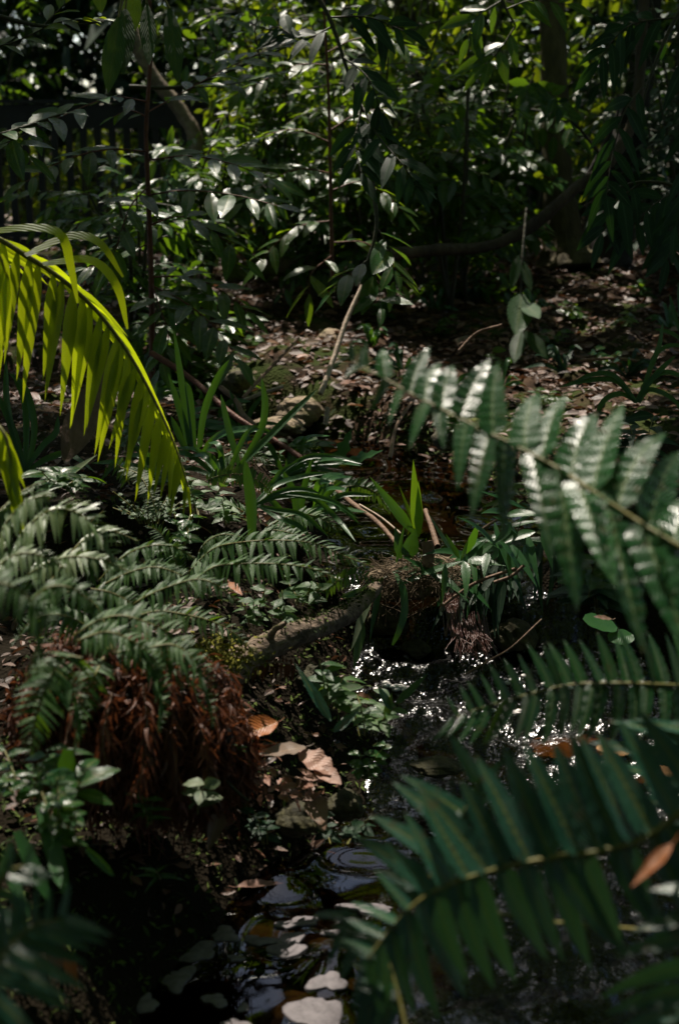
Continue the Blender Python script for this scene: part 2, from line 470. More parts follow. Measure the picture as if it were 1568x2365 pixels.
M['ground'] = ground_mat()
M['water'] = water_mat()
m, nt, n, l = new_mat('foam')
o_ = n.new('ShaderNodeOutputMaterial'); p_ = n.new('ShaderNodeBsdfPrincipled')
p_.inputs['Base Color'].default_value = (.62, .58, .56, 1); p_.inputs['Roughness'].default_value = .6
l.new(p_.outputs[0], o_.inputs[0]); M['foam'] = m
M['skypatch'] = rough_mat('reflection_grey', [(.3, (.07, .06, .064)), (.6, (.15, .131, .138))], 55, rough=.6, bump=.25, dist=.002, spec=.25)  # tone of sky mirrored in the pool, painted as base colour


# ------------------------------------------------------------------ ground and stream
def vnoise(x, y, s, seed=0):
    x = x * s + seed * 17.3; y = y * s + seed * 9.1
    xi = np.floor(x); yi = np.floor(y)
    fx = x - xi; fy = y - yi
    fx = fx * fx * (3 - 2 * fx); fy = fy * fy * (3 - 2 * fy)
    h = lambda a, b: np.modf(np.abs(np.sin(a * 127.1 + b * 311.7 + seed * 3.7) * 43758.5453))[0]
    return (h(xi, yi) * (1 - fx) + h(xi + 1, yi) * fx) * (1 - fy) + (h(xi, yi + 1) * (1 - fx) + h(xi + 1, yi + 1) * fx) * fy


YS = [0, 2.2, 2.5, 2.75, 3.0, 3.3, 3.8, 4.1, 4.6, 5.2, 5.8, 6.3, 6.8, 7.4]
XL = [-.40, -.36, -.32, -.20, .03, .12, .08, .06, .00, -.10, -.38, -.85, -1.9, -3.5]
XR = [1.5, 1.4, 1.4, 1.4, 1.4, 1.3, 1.0, .50, .58, .62, .32, -.1, -.8, -2.4]


def zw(y):
    return np.interp(y, [0, 3.1, 3.6, 3.92, 4.02, 7, 20], [0, 0, .07, .12, .27, .30, .33])


def ground_h(x, y):
    x = np.asarray(x, float); y = np.asarray(y, float)
    xl = np.interp(y, YS, XL); xr = np.interp(y, YS, XR)
    wob = (vnoise(x, y, 3.0, 1) - .5) * .18
    s = np.maximum(xl - x, x - xr) + wob
    s = np.where(y > 7.4, np.maximum(s, .3 + (y - 7.4)), s)
    st = np.clip((s + .14) / .48, 0, 1); st = st * st * (3 - 2 * st)
    left = (x < (xl + xr) / 2)
    rise = np.where(left, .20, .13)
    h = zw(y) - .11 + st * (.11 + rise) + np.clip(s, 0, 1) * .08
    back = np.clip(y - 6.3, 0, 3.2) * .07
    h = h + np.where(s > 0, np.minimum(s * 2, 1), 0) * back
    h = h + (vnoise(x, y, 5, 2) - .5) * .07 + (vnoise(x, y, 14, 3) - .5) * .03
    far = np.clip((np.hypot(x, y) - 14) / 20, 0, 1)
    return h + far * .8


def grid(xs, ys, fz):
    X, Y = np.meshgrid(xs, ys)
    Z = fz(X, Y)
    nx, ny = len(xs), len(ys)
    i = (np.arange(ny - 1)[:, None] * nx + np.arange(nx - 1)[None, :]).reshape(-1)
    q = np.stack([i, i + 1, i + nx + 1, i + nx], -1)
    return np.stack([X, Y, Z], -1).reshape(-1, 3), q, X, Y


xs = np.concatenate([np.linspace(-70, -5, 30), np.linspace(-4.6, -2.2, 24), np.arange(-2.15, 2.6, .03), np.linspace(2.65, 5, 24), np.linspace(5.5, 70, 30)])
ys = np.concatenate([np.linspace(-60, -1, 24), np.linspace(-.6, 1.4, 14), np.arange(1.45, 8, .03), np.linspace(8.06, 14, 70), np.linspace(14.5, 80, 36)])
gv, gq, _, _ = grid(xs, ys, ground_h)
b = MB(); b.add(gv, gq)
ground = tag(b.build('ground', M['ground']), kind='structure')

# water surface follows the channel; rapids below the dam are broken, the lower pool is smooth
wx = np.arange(-1.9, 1.6, .012); wy = np.concatenate([np.arange(1.5, 4.6, .012), np.arange(4.61, 7.0, .02)])


def rapid(x, y):
    a = np.clip((y - 3.02 + .5 * np.clip(x - .15, -.4, .5)) / .3, 0, 1) * np.clip((4.35 - y) / .3, 0, 1)
    r = np.clip((x - .10) / .25, 0, 1) * np.clip((3.3 - y) / .4, 0, 1) * .8
    return np.clip(np.maximum(a, r), 0.0, 1)


def water_z(x, y):
    r = rapid(x, y)
    z = zw(y) + r * ((vnoise(x, y, 11, 4) - .5) * .06 + (vnoise(x, y, 27, 5) - .5) * .034 + (vnoise(x, y, 60, 6) - .5) * .004)
    calm = (1 - r)
    z = z + calm * ((vnoise(x, y * .8, 8.5, 7) - .5) * .022 + (vnoise(x, y, 4, 9) - .5) * .02)
    return z


pv, pq, _, _ = grid(np.arange(-7, 1.01, .2), np.arange(11.7, 15.6, .2), lambda x, y: ground_h(x, y) + .03)
b = MB(); b.add(pv, pq)
M['path'] = rough_mat('pale_gravel', [(.3, (.22, .17, .14)), (.7, (.50, .42, .37))], 30, rough=.9)
path = tag(b.build('path', M['path']), kind='structure')
wv, wq, WX, WY = grid(wx, wy, water_z)
b = MB(); b.add(wv, wq, None, np.clip(rapid(WX, WY) * .95, 0, 1).ravel())
stream = tag(b.build('stream_water', M['water']), kind='structure')


def gz(x, y):
    return float(ground_h(np.array([x]), np.array([y]))[0])


def ground_hit(px, py):
    """the ground point seen at a picture position"""
    d = np.linspace(1.5, 16, 1500)
    P = EYE[None] + d[:, None] * (CF + CR * (px - 784.0) / FPX + CU * (1182.5 - py) / FPX)[None]
    h = np.maximum(ground_h(P[:, 0], P[:, 1]), np.where(np.abs(P[:, 1]) < 7, -9, -9))
    k = np.argmax(P[:, 2] < h)
    return P[k] if P[k, 2] < h[k] else P[-1]


# ------------------------------------------------------------------ plant builders
def frond(name, parent, pts, n, A, Bd, LA, LB, wr, mats, prof='pinna', seg=10, r=(.004, .0015), N=(0.05, .35, -1),
          start=.12, droop=.1, curlA=0.0, curlB=0.0, wave=.06, freq=7.0, ripple=.10, fold=.12, jit=.08, shape=None, label=None, wmax=None, nj=.16):
    """pts: picture points with distance; A, Bd: pinna directions (first -> last) on the two sides, in (right, up, away) terms"""
    P = spline(wpts(pts), 60)
    mb = MB()
    mb.tube(P, r, 6, 1)
    seglen = np.concatenate([[0], np.cumsum(np.linalg.norm(np.diff(P, axis=0), axis=1))])
    tot = seglen[-1]
    Nn = V(*N)
    for side, dirs, Ls, curl in ((0, A, LA, curlA), (1, Bd, LB, curlB)):
        if dirs is None:
            continue
        t = np.linspace(start, .985, n) + (side * .5 / n) * (1 - start) * .9
        t = np.clip(t + rng.normal(0, .12 / n, n), 0, .995)
        O = np.stack([np.interp(t * tot, seglen, P[:, k]) for k in range(3)], -1)
        u = (t - start) / (1 - start)
        dk = np.array([V(*d) for d in dirs])
        uu = np.linspace(0, 1, len(dk))
        D = np.stack([np.interp(u, uu, dk[:, k]) for k in range(3)], -1)
        D = nrm(D + rng.normal(0, jit, (n, 3)))
        lk = np.asarray(Ls, float)
        L = np.interp(u, np.linspace(0, 1, len(lk)), lk) * rng.uniform(.9, 1.08, n)
        NN = nrm(Nn[None] + rng.normal(0, nj, (n, 3)))
        Wd = L * wr if wmax is None else np.minimum(L * wr, wmax)
        mb.leaves(O, D, NN, L, Wd, prof, seg, droop * rng.uniform(.5, 1.4, n), fold, wave, freq, ripple, curl * rng.uniform(.6, 1.3, n))
    o = mb.build(name, mats, parent)
    if label: o['label'] = label
    return o


def spray(mb, P, n, L, Wd, N=(0, 0, 1), ang=.95, droop=.25, prof='ellip', seg=4, r=(.004, .0015), lm=0, sm=1, start=.15, jit=.18, fold=.18, ripple=.03, pair=False):
    """alternate leaves along a twig"""
    P = np.asarray(P, float)
    mb.tube(P, r, 4, sm)
    k = np.linspace(start, 1.0, n)
    idx = k * (len(P) - 1)
    O = np.stack([np.interp(idx, np.arange(len(P)), P[:, c]) for c in range(3)], -1)
    T = nrm(np.gradient(P, axis=0))
    T = np.stack([np.interp(idx, np.arange(len(P)), T[:, c]) for c in range(3)], -1)
    N = nrm(np.asarray(N, float)[None] + rng.normal(0, jit, (n, 3)))
    S = nrm(np.cross(N, T))
    for rep in ((1, -1) if pair else (1,)):
        sg = np.where(np.arange(n) % 2 == 0, 1.0, -1.0) * rep
        a = ang + rng.normal(0, .12, n)
        a[-1] = .1
        D = nrm(T * np.cos(a)[:, None] + S * (sg * np.sin(a))[:, None] + rng.normal(0, jit * .5, (n, 3)))
        Ls = L * rng.uniform(.72, 1.12, n) * np.interp(k, [0, .5, 1], [.9, 1.05, .8])
        mb.leaves(O, D, N, Ls, Ls * (Wd / L) * rng.uniform(.85, 1.12, n), prof, seg, droop * rng.uniform(.5, 1.5, n), fold, .03, 3, ripple, rng.normal(0, .08, n), mat=lm)


def arc(p, d, L, droop, n=9):
    t = np.linspace(0, 1, n)[:, None]
    d = np.asarray(d, float); d = d / np.linalg.norm(d)
    P = np.asarray(p, float)[None] + d[None] * L * t
    P[:, 2] -= (droop * L * t ** 2)[:, 0]
    return P


def sapling(label, base, top, nbr, bl, L, Wd, leafm, stemm='redstem', r=(.012, .005), lo=.15, cat='sapling', group=None, name='leafy_sapling',
            nleaf=9, droop=.35, bend=None, up=.25, seg=4, face=(0, -.35, 1)):
    base = np.asarray(base, float); top = np.asarray(top, float)
    rt = root(name, label, cat, base, group)
    mid = (base + top) / 2 + (np.array([.03, 0, 0]) if bend is None else np.asarray(bend))
    S = spline([base, mid, top], 24)
    mb = MB(); mb.tube(S, r, 7, 0, bump=.06)
    mb.build('stem', M[stemm], rt)
    fol = MB()
    az0 = rng.uniform(0, 6.28)
    for k in range(nbr):
        t = lo + (1 - lo) * (k + rng.uniform(.2, .8)) / nbr
        p = S[min(23, int(t * 23))]
        az = az0 + k * 2.4 + rng.normal(0, .3)
        d = np.array([math.cos(az), math.sin(az) * .8, up + rng.normal(0, .2)])
        ln = bl * rng.uniform(.6, 1.15) * (1.1 - .5 * t)
        spray(fol, arc(p, d, ln, droop * rng.uniform(.5, 1.3)), max(4, int(nleaf * ln / bl)), L, Wd, face, droop=.2, seg=seg, r=(r[1] * .7, .0015))
    fol.build('foliage', [M[leafm], M[stemm]], rt)
    return rt


def blades(mb, O, az, L, Wd, el, droop, prof='strap', seg=10, mat=0, fold=.25):
    n = len(O)
    D = np.stack([np.cos(az) * np.cos(el), np.sin(az) * np.cos(el), np.sin(el)], -1)
    N = np.stack([-np.cos(az) * np.sin(el), -np.sin(az) * np.sin(el), np.cos(el)], -1)
    mb.leaves(O, D, N, L, Wd, prof, seg, droop, fold, 0, 3, .02, rng.normal(0, .06, n), mat=mat)


def pleaf(mb, a, bpt, wpx, N=(0, .5, -1), prof='lance', seg=8, droop=0.0, bow=0.0, mat=0, fold=.2, ripple=.02, rnd=None):
    """one leaf from picture point a to picture point b"""
    A = W(*a); B_ = W(*bpt)
    L = np.linalg.norm(B_ - A)
    wd = wpx * (a[2] + bpt[2]) / 2 / FPX
    D = (B_ - A) / L
    D = D + np.array([0, 0, droop])          # so that the drooped tip lands on b
    mb.leaves(A[None], D[None], V(*N)[None], L * np.linalg.norm(D), wd, prof, seg, droop / np.linalg.norm(D), fold, .02, 3, ripple, bow, rnd=rnd, mat=mat)


def icos(center, rad, sub=3, amp=.18, fr=2.2, squash=(1, 1, .75)):
    bm_n = 2 ** sub * 4
    # cube-sphere: six quad faces
    g = np.linspace(-1, 1, bm_n // 2 + 1)
    vs, qs, off = [], [], 0
    for ax in range(3):
        for sg in (-1, 1):
            Uu, Vv = np.meshgrid(g, g)
            P = np.zeros(Uu.shape + (3,))
            P[..., ax] = sg
            P[..., (ax + 1) % 3] = Uu * sg
            P[..., (ax + 2) % 3] = Vv
            k = len(g)
            P = nrm(P.reshape(-1, 3))
            i = (np.arange(k - 1)[:, None] * k + np.arange(k - 1)[None, :]).reshape(-1)
            qs.append(np.stack([i, i + 1, i + k + 1, i + k], -1) + off)
            vs.append(P); off += k * k
    P = np.vstack(vs)
    sd = rng.uniform(0, 50, 3)
    f = np.zeros(len(P))
    for o_, a_ in ((fr, 1), (fr * 2.3, .5), (fr * 5, .25)):
        f += a_ * (np.sin(P[:, 0] * o_ + sd[0] + 1.3 * np.sin(P[:, 1] * o_ + sd[1])) * np.cos(P[:, 2] * o_ * 1.1 + sd[2] + P[:, 0] * o_))
    R = np.asarray(rad) * np.asarray(squash)
    return np.asarray(center)[None] + P * R[None] * (1 + amp * f)[:, None], np.vstack(qs)


def sun_hole(px, py, d, r):
    return (W(px, py, d), r)


# ------------------------------------------------------------------ trees at the back; their unseen crowns are shaped as a shade canopy
HOLES = [sun_hole(*h) for h in (
    (200, 780, 3.4, .26), (70, 670, 3.35, .24), (320, 900, 3.4, .16), (420, 1100, 3.4, .10),
    (110, 1215, 2.6, .20), (230, 1290, 2.7, .16), (40, 1300, 2.5, .18), (330, 1270, 3.0, .10),
    (1250, 1080, 1.9, .075), (1180, 930, 1.95, .06), (1430, 1180, 1.8, .06), (1080, 900, 2.0, .05),
    (1330, 1650, 3.6, .08), (1480, 1710, 3.5, .05),
    (680, 880, 6.9, .42), (560, 970, 6.5, .32), (780, 800, 7.2, .25),
    (620, 1690, 3.05, .10), (735, 1780, 3.05, .10), (340, 1390, 2.9, .10), (460, 1360, 2.9, .08), (300, 1440, 2.6, .07), (60, 1380, 2.2, .07), (640, 1270, 3.4, .06), (640, 1490, 3.55, .14), (300, 1480, 2.7, .08), (330, 1650, 2.6, .05), (250, 1560, 2.75, .06), (420, 1620, 2.8, .06), (360, 1740, 2.75, .05), (480, 1700, 2.85, .05), (180, 1560, 2.7, .05),
    (950, 1110, 4.1, .06), (1195, 720, 2.6, .05),
    (1120, 430, 8.8, .45), (820, 400, 9.0, .40), (900, 250, 9.0, .25), (540, 520, 9.5, .30), (640, 330, 9.5, .2),
    (300, 590, 11.8, .7), (1180, 230, 9.2, .3), (1268, 560, 9.3, .22), (1300, 430, 9.3, .12), (430, 290, 9.1, .15), (450, 1000, 4.9, .1), (560, 1000, 4.7, .08), (700, 1150, 4.2, .08), (600, 1150, 4.1, .06), (520, 1180, 3.9, .08), (850, 1120, 4.5, .08), (1120, 1250, 4.1, .06), (1500, 620, 9.8, .25), (1000, 660, 8.6, .2),
    (1350, 330, 11.2, .5), (1360, 480, 11.2, .4), (120, 490, 12.6, .8), (330, 490, 12.8, .8), (560, 490, 13, .6),
    (700, 230, 9.5, .3), (1000, 380, 8.8, .3), (900, 520, 8.6, .3), (780, 560, 6.4, .15), (430, 420, 7.6, .2), (500, 170, 7, .25), (150, 120, 6, .2), (1450, 380, 11, .25), (1520, 200, 10.5, .3), (620, 540, 8.4, .2), (250, 350, 11, .3),
    (560, 1330, 3.4, .07), (800, 1290, 3.5, .05), (150, 1420, 2.6, .05), (480, 1620, 2.9, .04), (1130, 1830, 1.75, .02), (1230, 1990, 1.68, .03), (1130, 2080, 1.7, .03), (1400, 1640, 2.2, .05), (1100, 1640, 2.28, .04), (1300, 1520, 2.2, .04))]

back_trunks = {}


def trunk_tree(label, pts, rads, matn, cx, cy, crad, name='forest_tree'):
    P = wpts(pts)
    g = P[0].copy(); g[2] = gz(g[0], g[1]) - .05
    P = np.vstack([g[None], P[1:]])
    topc = np.array([cx, cy, 5.0])
    P = np.vstack([P, (P[-1] * .4 + topc * .6)[None], topc[None]])
    rt = root(name, label, 'tree', g)
    S = spline(P, 60)
    rad = np.interp(np.linspace(0, 1, 60), np.linspace(0, 1, len(rads)), rads)
    mb = MB(); mb.tube(S, rad, 12, 0, bump=.08)
    mb.build('trunk', M[matn], rt)
    lb = MB()
    for k in range(9):
        az = k * .7 + rng.uniform(0, .4)
        tip = topc + np.array([math.cos(az) * crad * .8, math.sin(az) * crad * .8, rng.uniform(.1, 1.3)])
        lb.tube(spline([topc + [0, 0, -.3], (topc + tip) / 2 + [0, 0, .3], tip], 10), (.05, .012), 5, 0)
    lb.build('limb', M[matn], rt)
    back_trunks[name + label] = (rt, np.array([cx, cy]))
    return rt


T1 = trunk_tree('dark tree trunk standing right of centre with pale sunlit left edge at its foot',
                [(1310, 660, 9.4), (1300, 560, 9.4), (1288, 420, 9.4), (1280, 250, 9.4), (1275, 0, 9.4), (1270, -250, 9.4)], [.26, .14, .10, .09, .085, .08, .07, .06], 'olivebark', 1.2, 9.6, 3.2)
T2 = trunk_tree('thick black tree stem right behind the sunlit trunk, at the right of the bank',
                [(1405, 655, 9.6), (1410, 560, 9.6), (1425, 430, 9.6), (1475, 200, 9.6), (1500, 0, 9.6), (1520, -250, 9.6)], [.17, .13, .10, .08, .06, .06], 'darkbark', 3.6, 8.0, 3.2)
T3 = trunk_tree('dim brown trunk hidden in the leaves behind the centre sapling',
                [(985, 640, 10.5), (985, 500, 10.5), (960, 300, 10.5), (925, 100, 10.5), (920, -100, 10.5)], [.16, .14, .12, .10, .08, .06], 'bark', -.6, 12.5, 3.2)
T4 = trunk_tree('pale spotted slanting tree stem in front of the black fence',
                [(462, 600, 9.2), (455, 350, 9.2), (420, 260, 9.2), (350, 170, 9.2), (300, 60, 9.2), (260, -80, 9.2)], [.05, .048, .045, .045, .04, .04], 'palebark', -2.4, 7.4, 3.2)

HOLES += [(np.array([x_, y_, 1.3]), .45) for x_, y_ in ((-2.9, 12.6), (-2.1, 12.9), (-1.3, 12.8), (-.6, 13.2))]
HOLES += [(ground_hit(px_, py_), r_) for px_, py_, r_ in ((1200, 690, .05), (1360, 750, .04), (1480, 690, .10), (960, 740, .08), (1530, 810, .03), (1300, 680, .05), (1040, 680, .06),
                                                          (640, 850, .32), (720, 900, .32), (790, 830, .25), (560, 930, .25), (620, 960, .25), (760, 960, .2), (860, 900, .12))]
# places the photograph keeps in shade: extra sprays of canopy above them
SHADES = [(W(px_, py_, d_), r_) for px_, py_, d_, r_ in ((600, 2260, 2.75, .34), (400, 2150, 2.9, .25), (1250, 780, 7.4, .5), (1000, 790, 7.2, .4), (1450, 800, 7.2, .4), (1150, 700, 8.2, .4), (300, 1900, 2.7, .25), (120, 1950, 2.3, .2), (150, 2300, 2.2, .25), (850, 800, 6.0, .2), (450, 250, 6.0, .3), (850, 300, 5.0, .25), (1450, 350, 5.2, .4), (740, 2330, 2.62, .25), (1000, 1690, 3.55, .14), (960, 1600, 3.85, .16), (1180, 1500, 3.95, .18), (1080, 1640, 3.7, .25), (1020, 1760, 3.45, .22), (1180, 1800, 3.4, .16), (1250, 2250, 2.75, .35), (1000, 2300, 2.65, .25), (1250, 1850, 3.3, .15), (690, 2190, 2.85, .22), (820, 2230, 2.75, .16), (470, 2330, 2.65, .2), (1350, 700, 8.2, .3), (1100, 850, 6.6, .3))]
# unseen canopy leaves added to shade the scene, gaps cut along chosen sun rays
NL = 30000
cxy = np.stack([rng.uniform(-8, 8, NL), rng.uniform(-8, 16.5, NL)], -1)
cz = rng.uniform(4.3, 6.6, NL)
# hang the unseen shade leaves lower over the near stream
CP = np.column_stack([cxy, cz])
EX = []
for T_, r_ in SHADES:
    k_ = int(45 + 420 * r_ * r_)
    hgt_ = rng.uniform(4.4, 6.4, k_)
    Q_ = T_[None] + SV[None] * ((hgt_ - T_[2]) / SV[2])[:, None]
    Q_[:, :2] += rng.uniform(-1, 1, (k_, 2)) * (r_ + .1)
    EX.append(Q_)
EX = np.vstack(EX)
CP = np.vstack([CP, EX]); cxy = CP[:, :2]; NL = len(CP)
keep = np.ones(NL, bool)
for T_, r_ in HOLES:
    rel = CP - T_[None]
    al = rel @ SV
    dist = np.linalg.norm(rel - al[:, None] * SV[None], axis=1)
    keep &= dist > (r_ + .19 + rng.normal(0, .03, NL))
clump = vnoise(cxy[:, 0], cxy[:, 1], 1.6, 21) * .6 + vnoise(cxy[:, 0], cxy[:, 1], 4.2, 22) * .4
keep &= (rng.uniform(0, 1, NL) < np.clip((clump - .10) * 4.5, 0.3, 1)) | (np.arange(NL) >= NL - len(EX))
# a sky window ahead, seen mirrored in the pool
rel = CP - np.array([0, 2.6, 0])
el_ = np.degrees(np.arctan2(rel[:, 2], np.hypot(rel[:, 0], rel[:, 1]))); az_ = np.degrees(np.arctan2(rel[:, 0], rel[:, 1]))
keep &= ~((el_ > 37) & (el_ < 51) & (az_ > -8) & (az_ < 5))
CP = CP[keep]
own = np.argmin(np.stack([np.linalg.norm(CP[:, :2] - c[None], axis=1) for _, c in back_trunks.values()], -1), axis=1)
for k, (rt, c) in enumerate(back_trunks.values()):
    Q = CP[own == k]
    n_ = len(Q)
    az = rng.uniform(0, 6.28, n_)
    D = np.stack([np.cos(az), np.sin(az), rng.normal(-.15, .2, n_)], -1)
    N = nrm(np.array([0, 0, 1.0])[None] + rng.normal(0, .28, (n_, 3)))
    ln = rng.uniform(.22, .40, n_)
    mb = MB(); mb.leaves(Q - D * .15, D, N, ln, ln * .48, 'ellip', 3, .15, .12)
    mb.build('shade_crown', M['shrub'], rt)

# far woodland all round, its unseen part behind the camera drawn closer to block low sky
NF = 64000
az = rng.uniform(0, 2 * math.pi, NF)
az[:30000] = rng.uniform(-.36, .36, 30000)
rad = rng.uniform(14.5, 20, NF)
rad[:30000] = rng.uniform(16.5, 21, 30000)
zz = rng.uniform(0, 1, NF) ** .9 * 9
zz[:30000] = rng.uniform(-.2, 4.6, 30000)
FP = np.stack([np.sin(az) * rad, np.cos(az) * rad, zz], -1)
beh = np.cos(az) < -.2
FP[beh] *= np.array([.55, .55, .8])  # unseen leaves behind the camera drawn closer to block low sky
FP[:, 2] += ground_h(FP[:, 0], FP[:, 1])
D = nrm(rng.normal(0, 1, (NF, 3)) * np.array([1, 1, .5]) - np.array([0, 0, .4]))
N = nrm(rng.normal(0, .6, (NF, 3)) + np.array([0, 0, .7]))
ln = rng.uniform(.3, .6, NF)
ln[:30000] = rng.uniform(.16, .32, 30000)
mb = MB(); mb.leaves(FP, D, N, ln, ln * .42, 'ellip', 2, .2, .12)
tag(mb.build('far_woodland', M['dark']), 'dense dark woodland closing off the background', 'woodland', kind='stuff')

# ------------------------------------------------------------------ fence
FD = 11.2
fa = W(-60, 560, FD); fb = W(720, 560, FD)
z0 = gz(fa[0] * .5, fa[1])
rt = root('picket_fence', 'black picket fence with a wide top board behind the saplings', 'fence', (fa + fb) / 2 * np.array([1, 1, 0]) + np.array([0, 0, z0]))
ztop = W(300, 240, FD)[2]; zmid = W(300, 300, FD)[2]; zb = z0 + .03


def boxm(mb, c, s, mat=0):
    c = np.asarray(c); s = np.asarray(s) / 2
    v = np.array([[x, y, z] for x in (-1, 1) for y in (-1, 1) for z in (-1, 1)]) * s + c
    q = [[0, 1, 3, 2], [4, 6, 7, 5], [0, 4, 5, 1], [2, 3, 7, 6], [0, 2, 6, 4], [1, 5, 7, 3]]
    mb.add(v, q, None, .5, mat)


fx0, fx1 = W(-400, 0, FD)[0], W(705, 0, FD)[0]
mb = MB(); boxm(mb, ((fx0 + fx1) / 2, fa[1], (ztop + zmid) / 2), (fx1 - fx0, .05, ztop - zmid - .02)); mb.build('top_board', M['fence'], rt, smooth=False)
mb = MB(); boxm(mb, ((fx0 + fx1) / 2, fa[1], ztop + .012), (fx1 - fx0 + .04, .12, .03)); mb.build('rail_cap', M['fence'], rt, smooth=False)
mb = MB(); boxm(mb, ((fx0 + fx1) / 2, fa[1], zb + .08), (fx1 - fx0, .05, .07)); mb.build('bottom_rail', M['fence'], rt, smooth=False)
x = fx0 + .05
while x < fx1:
    mb = MB(); boxm(mb, (x, fa[1], (zb + zmid) / 2 - .02), (.052, .035, zmid - zb + .1)); mb.build('picket', M['fence'], rt, smooth=False)
    x += .113

# ------------------------------------------------------------------ background shrubs
def shrub(label, px, py, d, h, nst, bl, L, Wd, leafm, nbr=16, group='shrubs behind the stream', stemm='dkstem', droop=.3, nleaf=10, face=(0, -.12, 1), tmin=.12):
    backlit = {'bright': .75, 'shrub': .4}.get(leafm, .2)
    p = W(px, py, d); p[2] = gz(p[0], p[1])
    rt = root('understorey_shrub', label, 'shrub', p, group)
    st = MB(); fol = MB()
    for s in range(nst):
        az = rng.uniform(0, 6.28)
        tip = p + np.array([math.cos(az) * h * .22, math.sin(az) * h * .22, h * rng.uniform(.8, 1.05)])
        S = spline([p, (p + tip) / 2 + rng.normal(0, .05, 3), tip], 16)
        st.tube(S, (.014, .005), 6, 0)
        for k in range(nbr):
            t = rng.uniform(tmin, 1)
            a = rng.uniform(0, 6.28)
            dv = np.array([math.cos(a), math.sin(a), rng.uniform(-.1, .6)])
            ln = bl * rng.uniform(.6, 1.2)
            fc = face if rng.uniform() > backlit else (rng.normal(0, .3), -1, rng.uniform(-.1, .4))
            spray(fol, arc(S[int(t * 15)], dv, ln, droop * rng.uniform(.5, 1.5), 6), nleaf, L * rng.uniform(.7, 1.1), Wd * .9, fc, seg=3, r=(.004, .0015), jit=.28)
    st.build('stem', M[stemm], rt)
    fol.build('foliage', [M[leafm], M[stemm]], rt)


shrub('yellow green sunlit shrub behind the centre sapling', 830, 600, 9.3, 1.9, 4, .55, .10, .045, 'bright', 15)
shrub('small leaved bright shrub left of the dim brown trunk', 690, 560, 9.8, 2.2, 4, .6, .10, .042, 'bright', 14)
shrub('grey glinting shrub left of the dark trunk', 1110, 600, 8.9, 1.35, 4, .35, .15, .08, 'glossy', 13, face=(-.1, -.40, .92))
shrub('bushy shrub between dim trunk and dark trunk', 1020, 600, 9.9, 2.4, 4, .6, .12, .055, 'shrub', 14)
shrub('shrub with arching sprays right of the fence end', 610, 600, 9.0, 1.6, 3, .55, .11, .05, 'shrub', 13)
shrub('dark shrub overhanging the fence on the far left', -20, 600, 12.3, 2.4, 3, .6, .13, .06, 'glossy', 13)
shrub('low leafy shrub in front of the fence pickets', 230, 640, 9.8, .7, 3, .4, .12, .05, 'glossy', 8)
shrub('tall shrub rising above the fence board', 480, 520, 16.0, 3.6, 4, .8, .14, .06, 'shrub', 15)
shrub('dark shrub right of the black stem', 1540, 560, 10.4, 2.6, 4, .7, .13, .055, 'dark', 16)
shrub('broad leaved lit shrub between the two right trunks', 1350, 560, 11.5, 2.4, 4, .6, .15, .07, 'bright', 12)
shrub('shrub in deep shade behind the dark trunk', 1230, 560, 14.0, 3.4, 4, .8, .14, .06, 'shrub', 15)
shrub('high dark shrub at the back behind the centre', 860, 520, 14.0, 3.6, 4, .9, .15, .065, 'shrub', 15)
shrub('tall shrub behind the fence at the left', 180, 500, 16.2, 3.6, 4, .9, .15, .06, 'shrub', 15)
shrub('dark low shrub on the bank below the leaning branch', 1080, 640, 8.2, .55, 3, .35, .10, .05, 'glossy', 8)

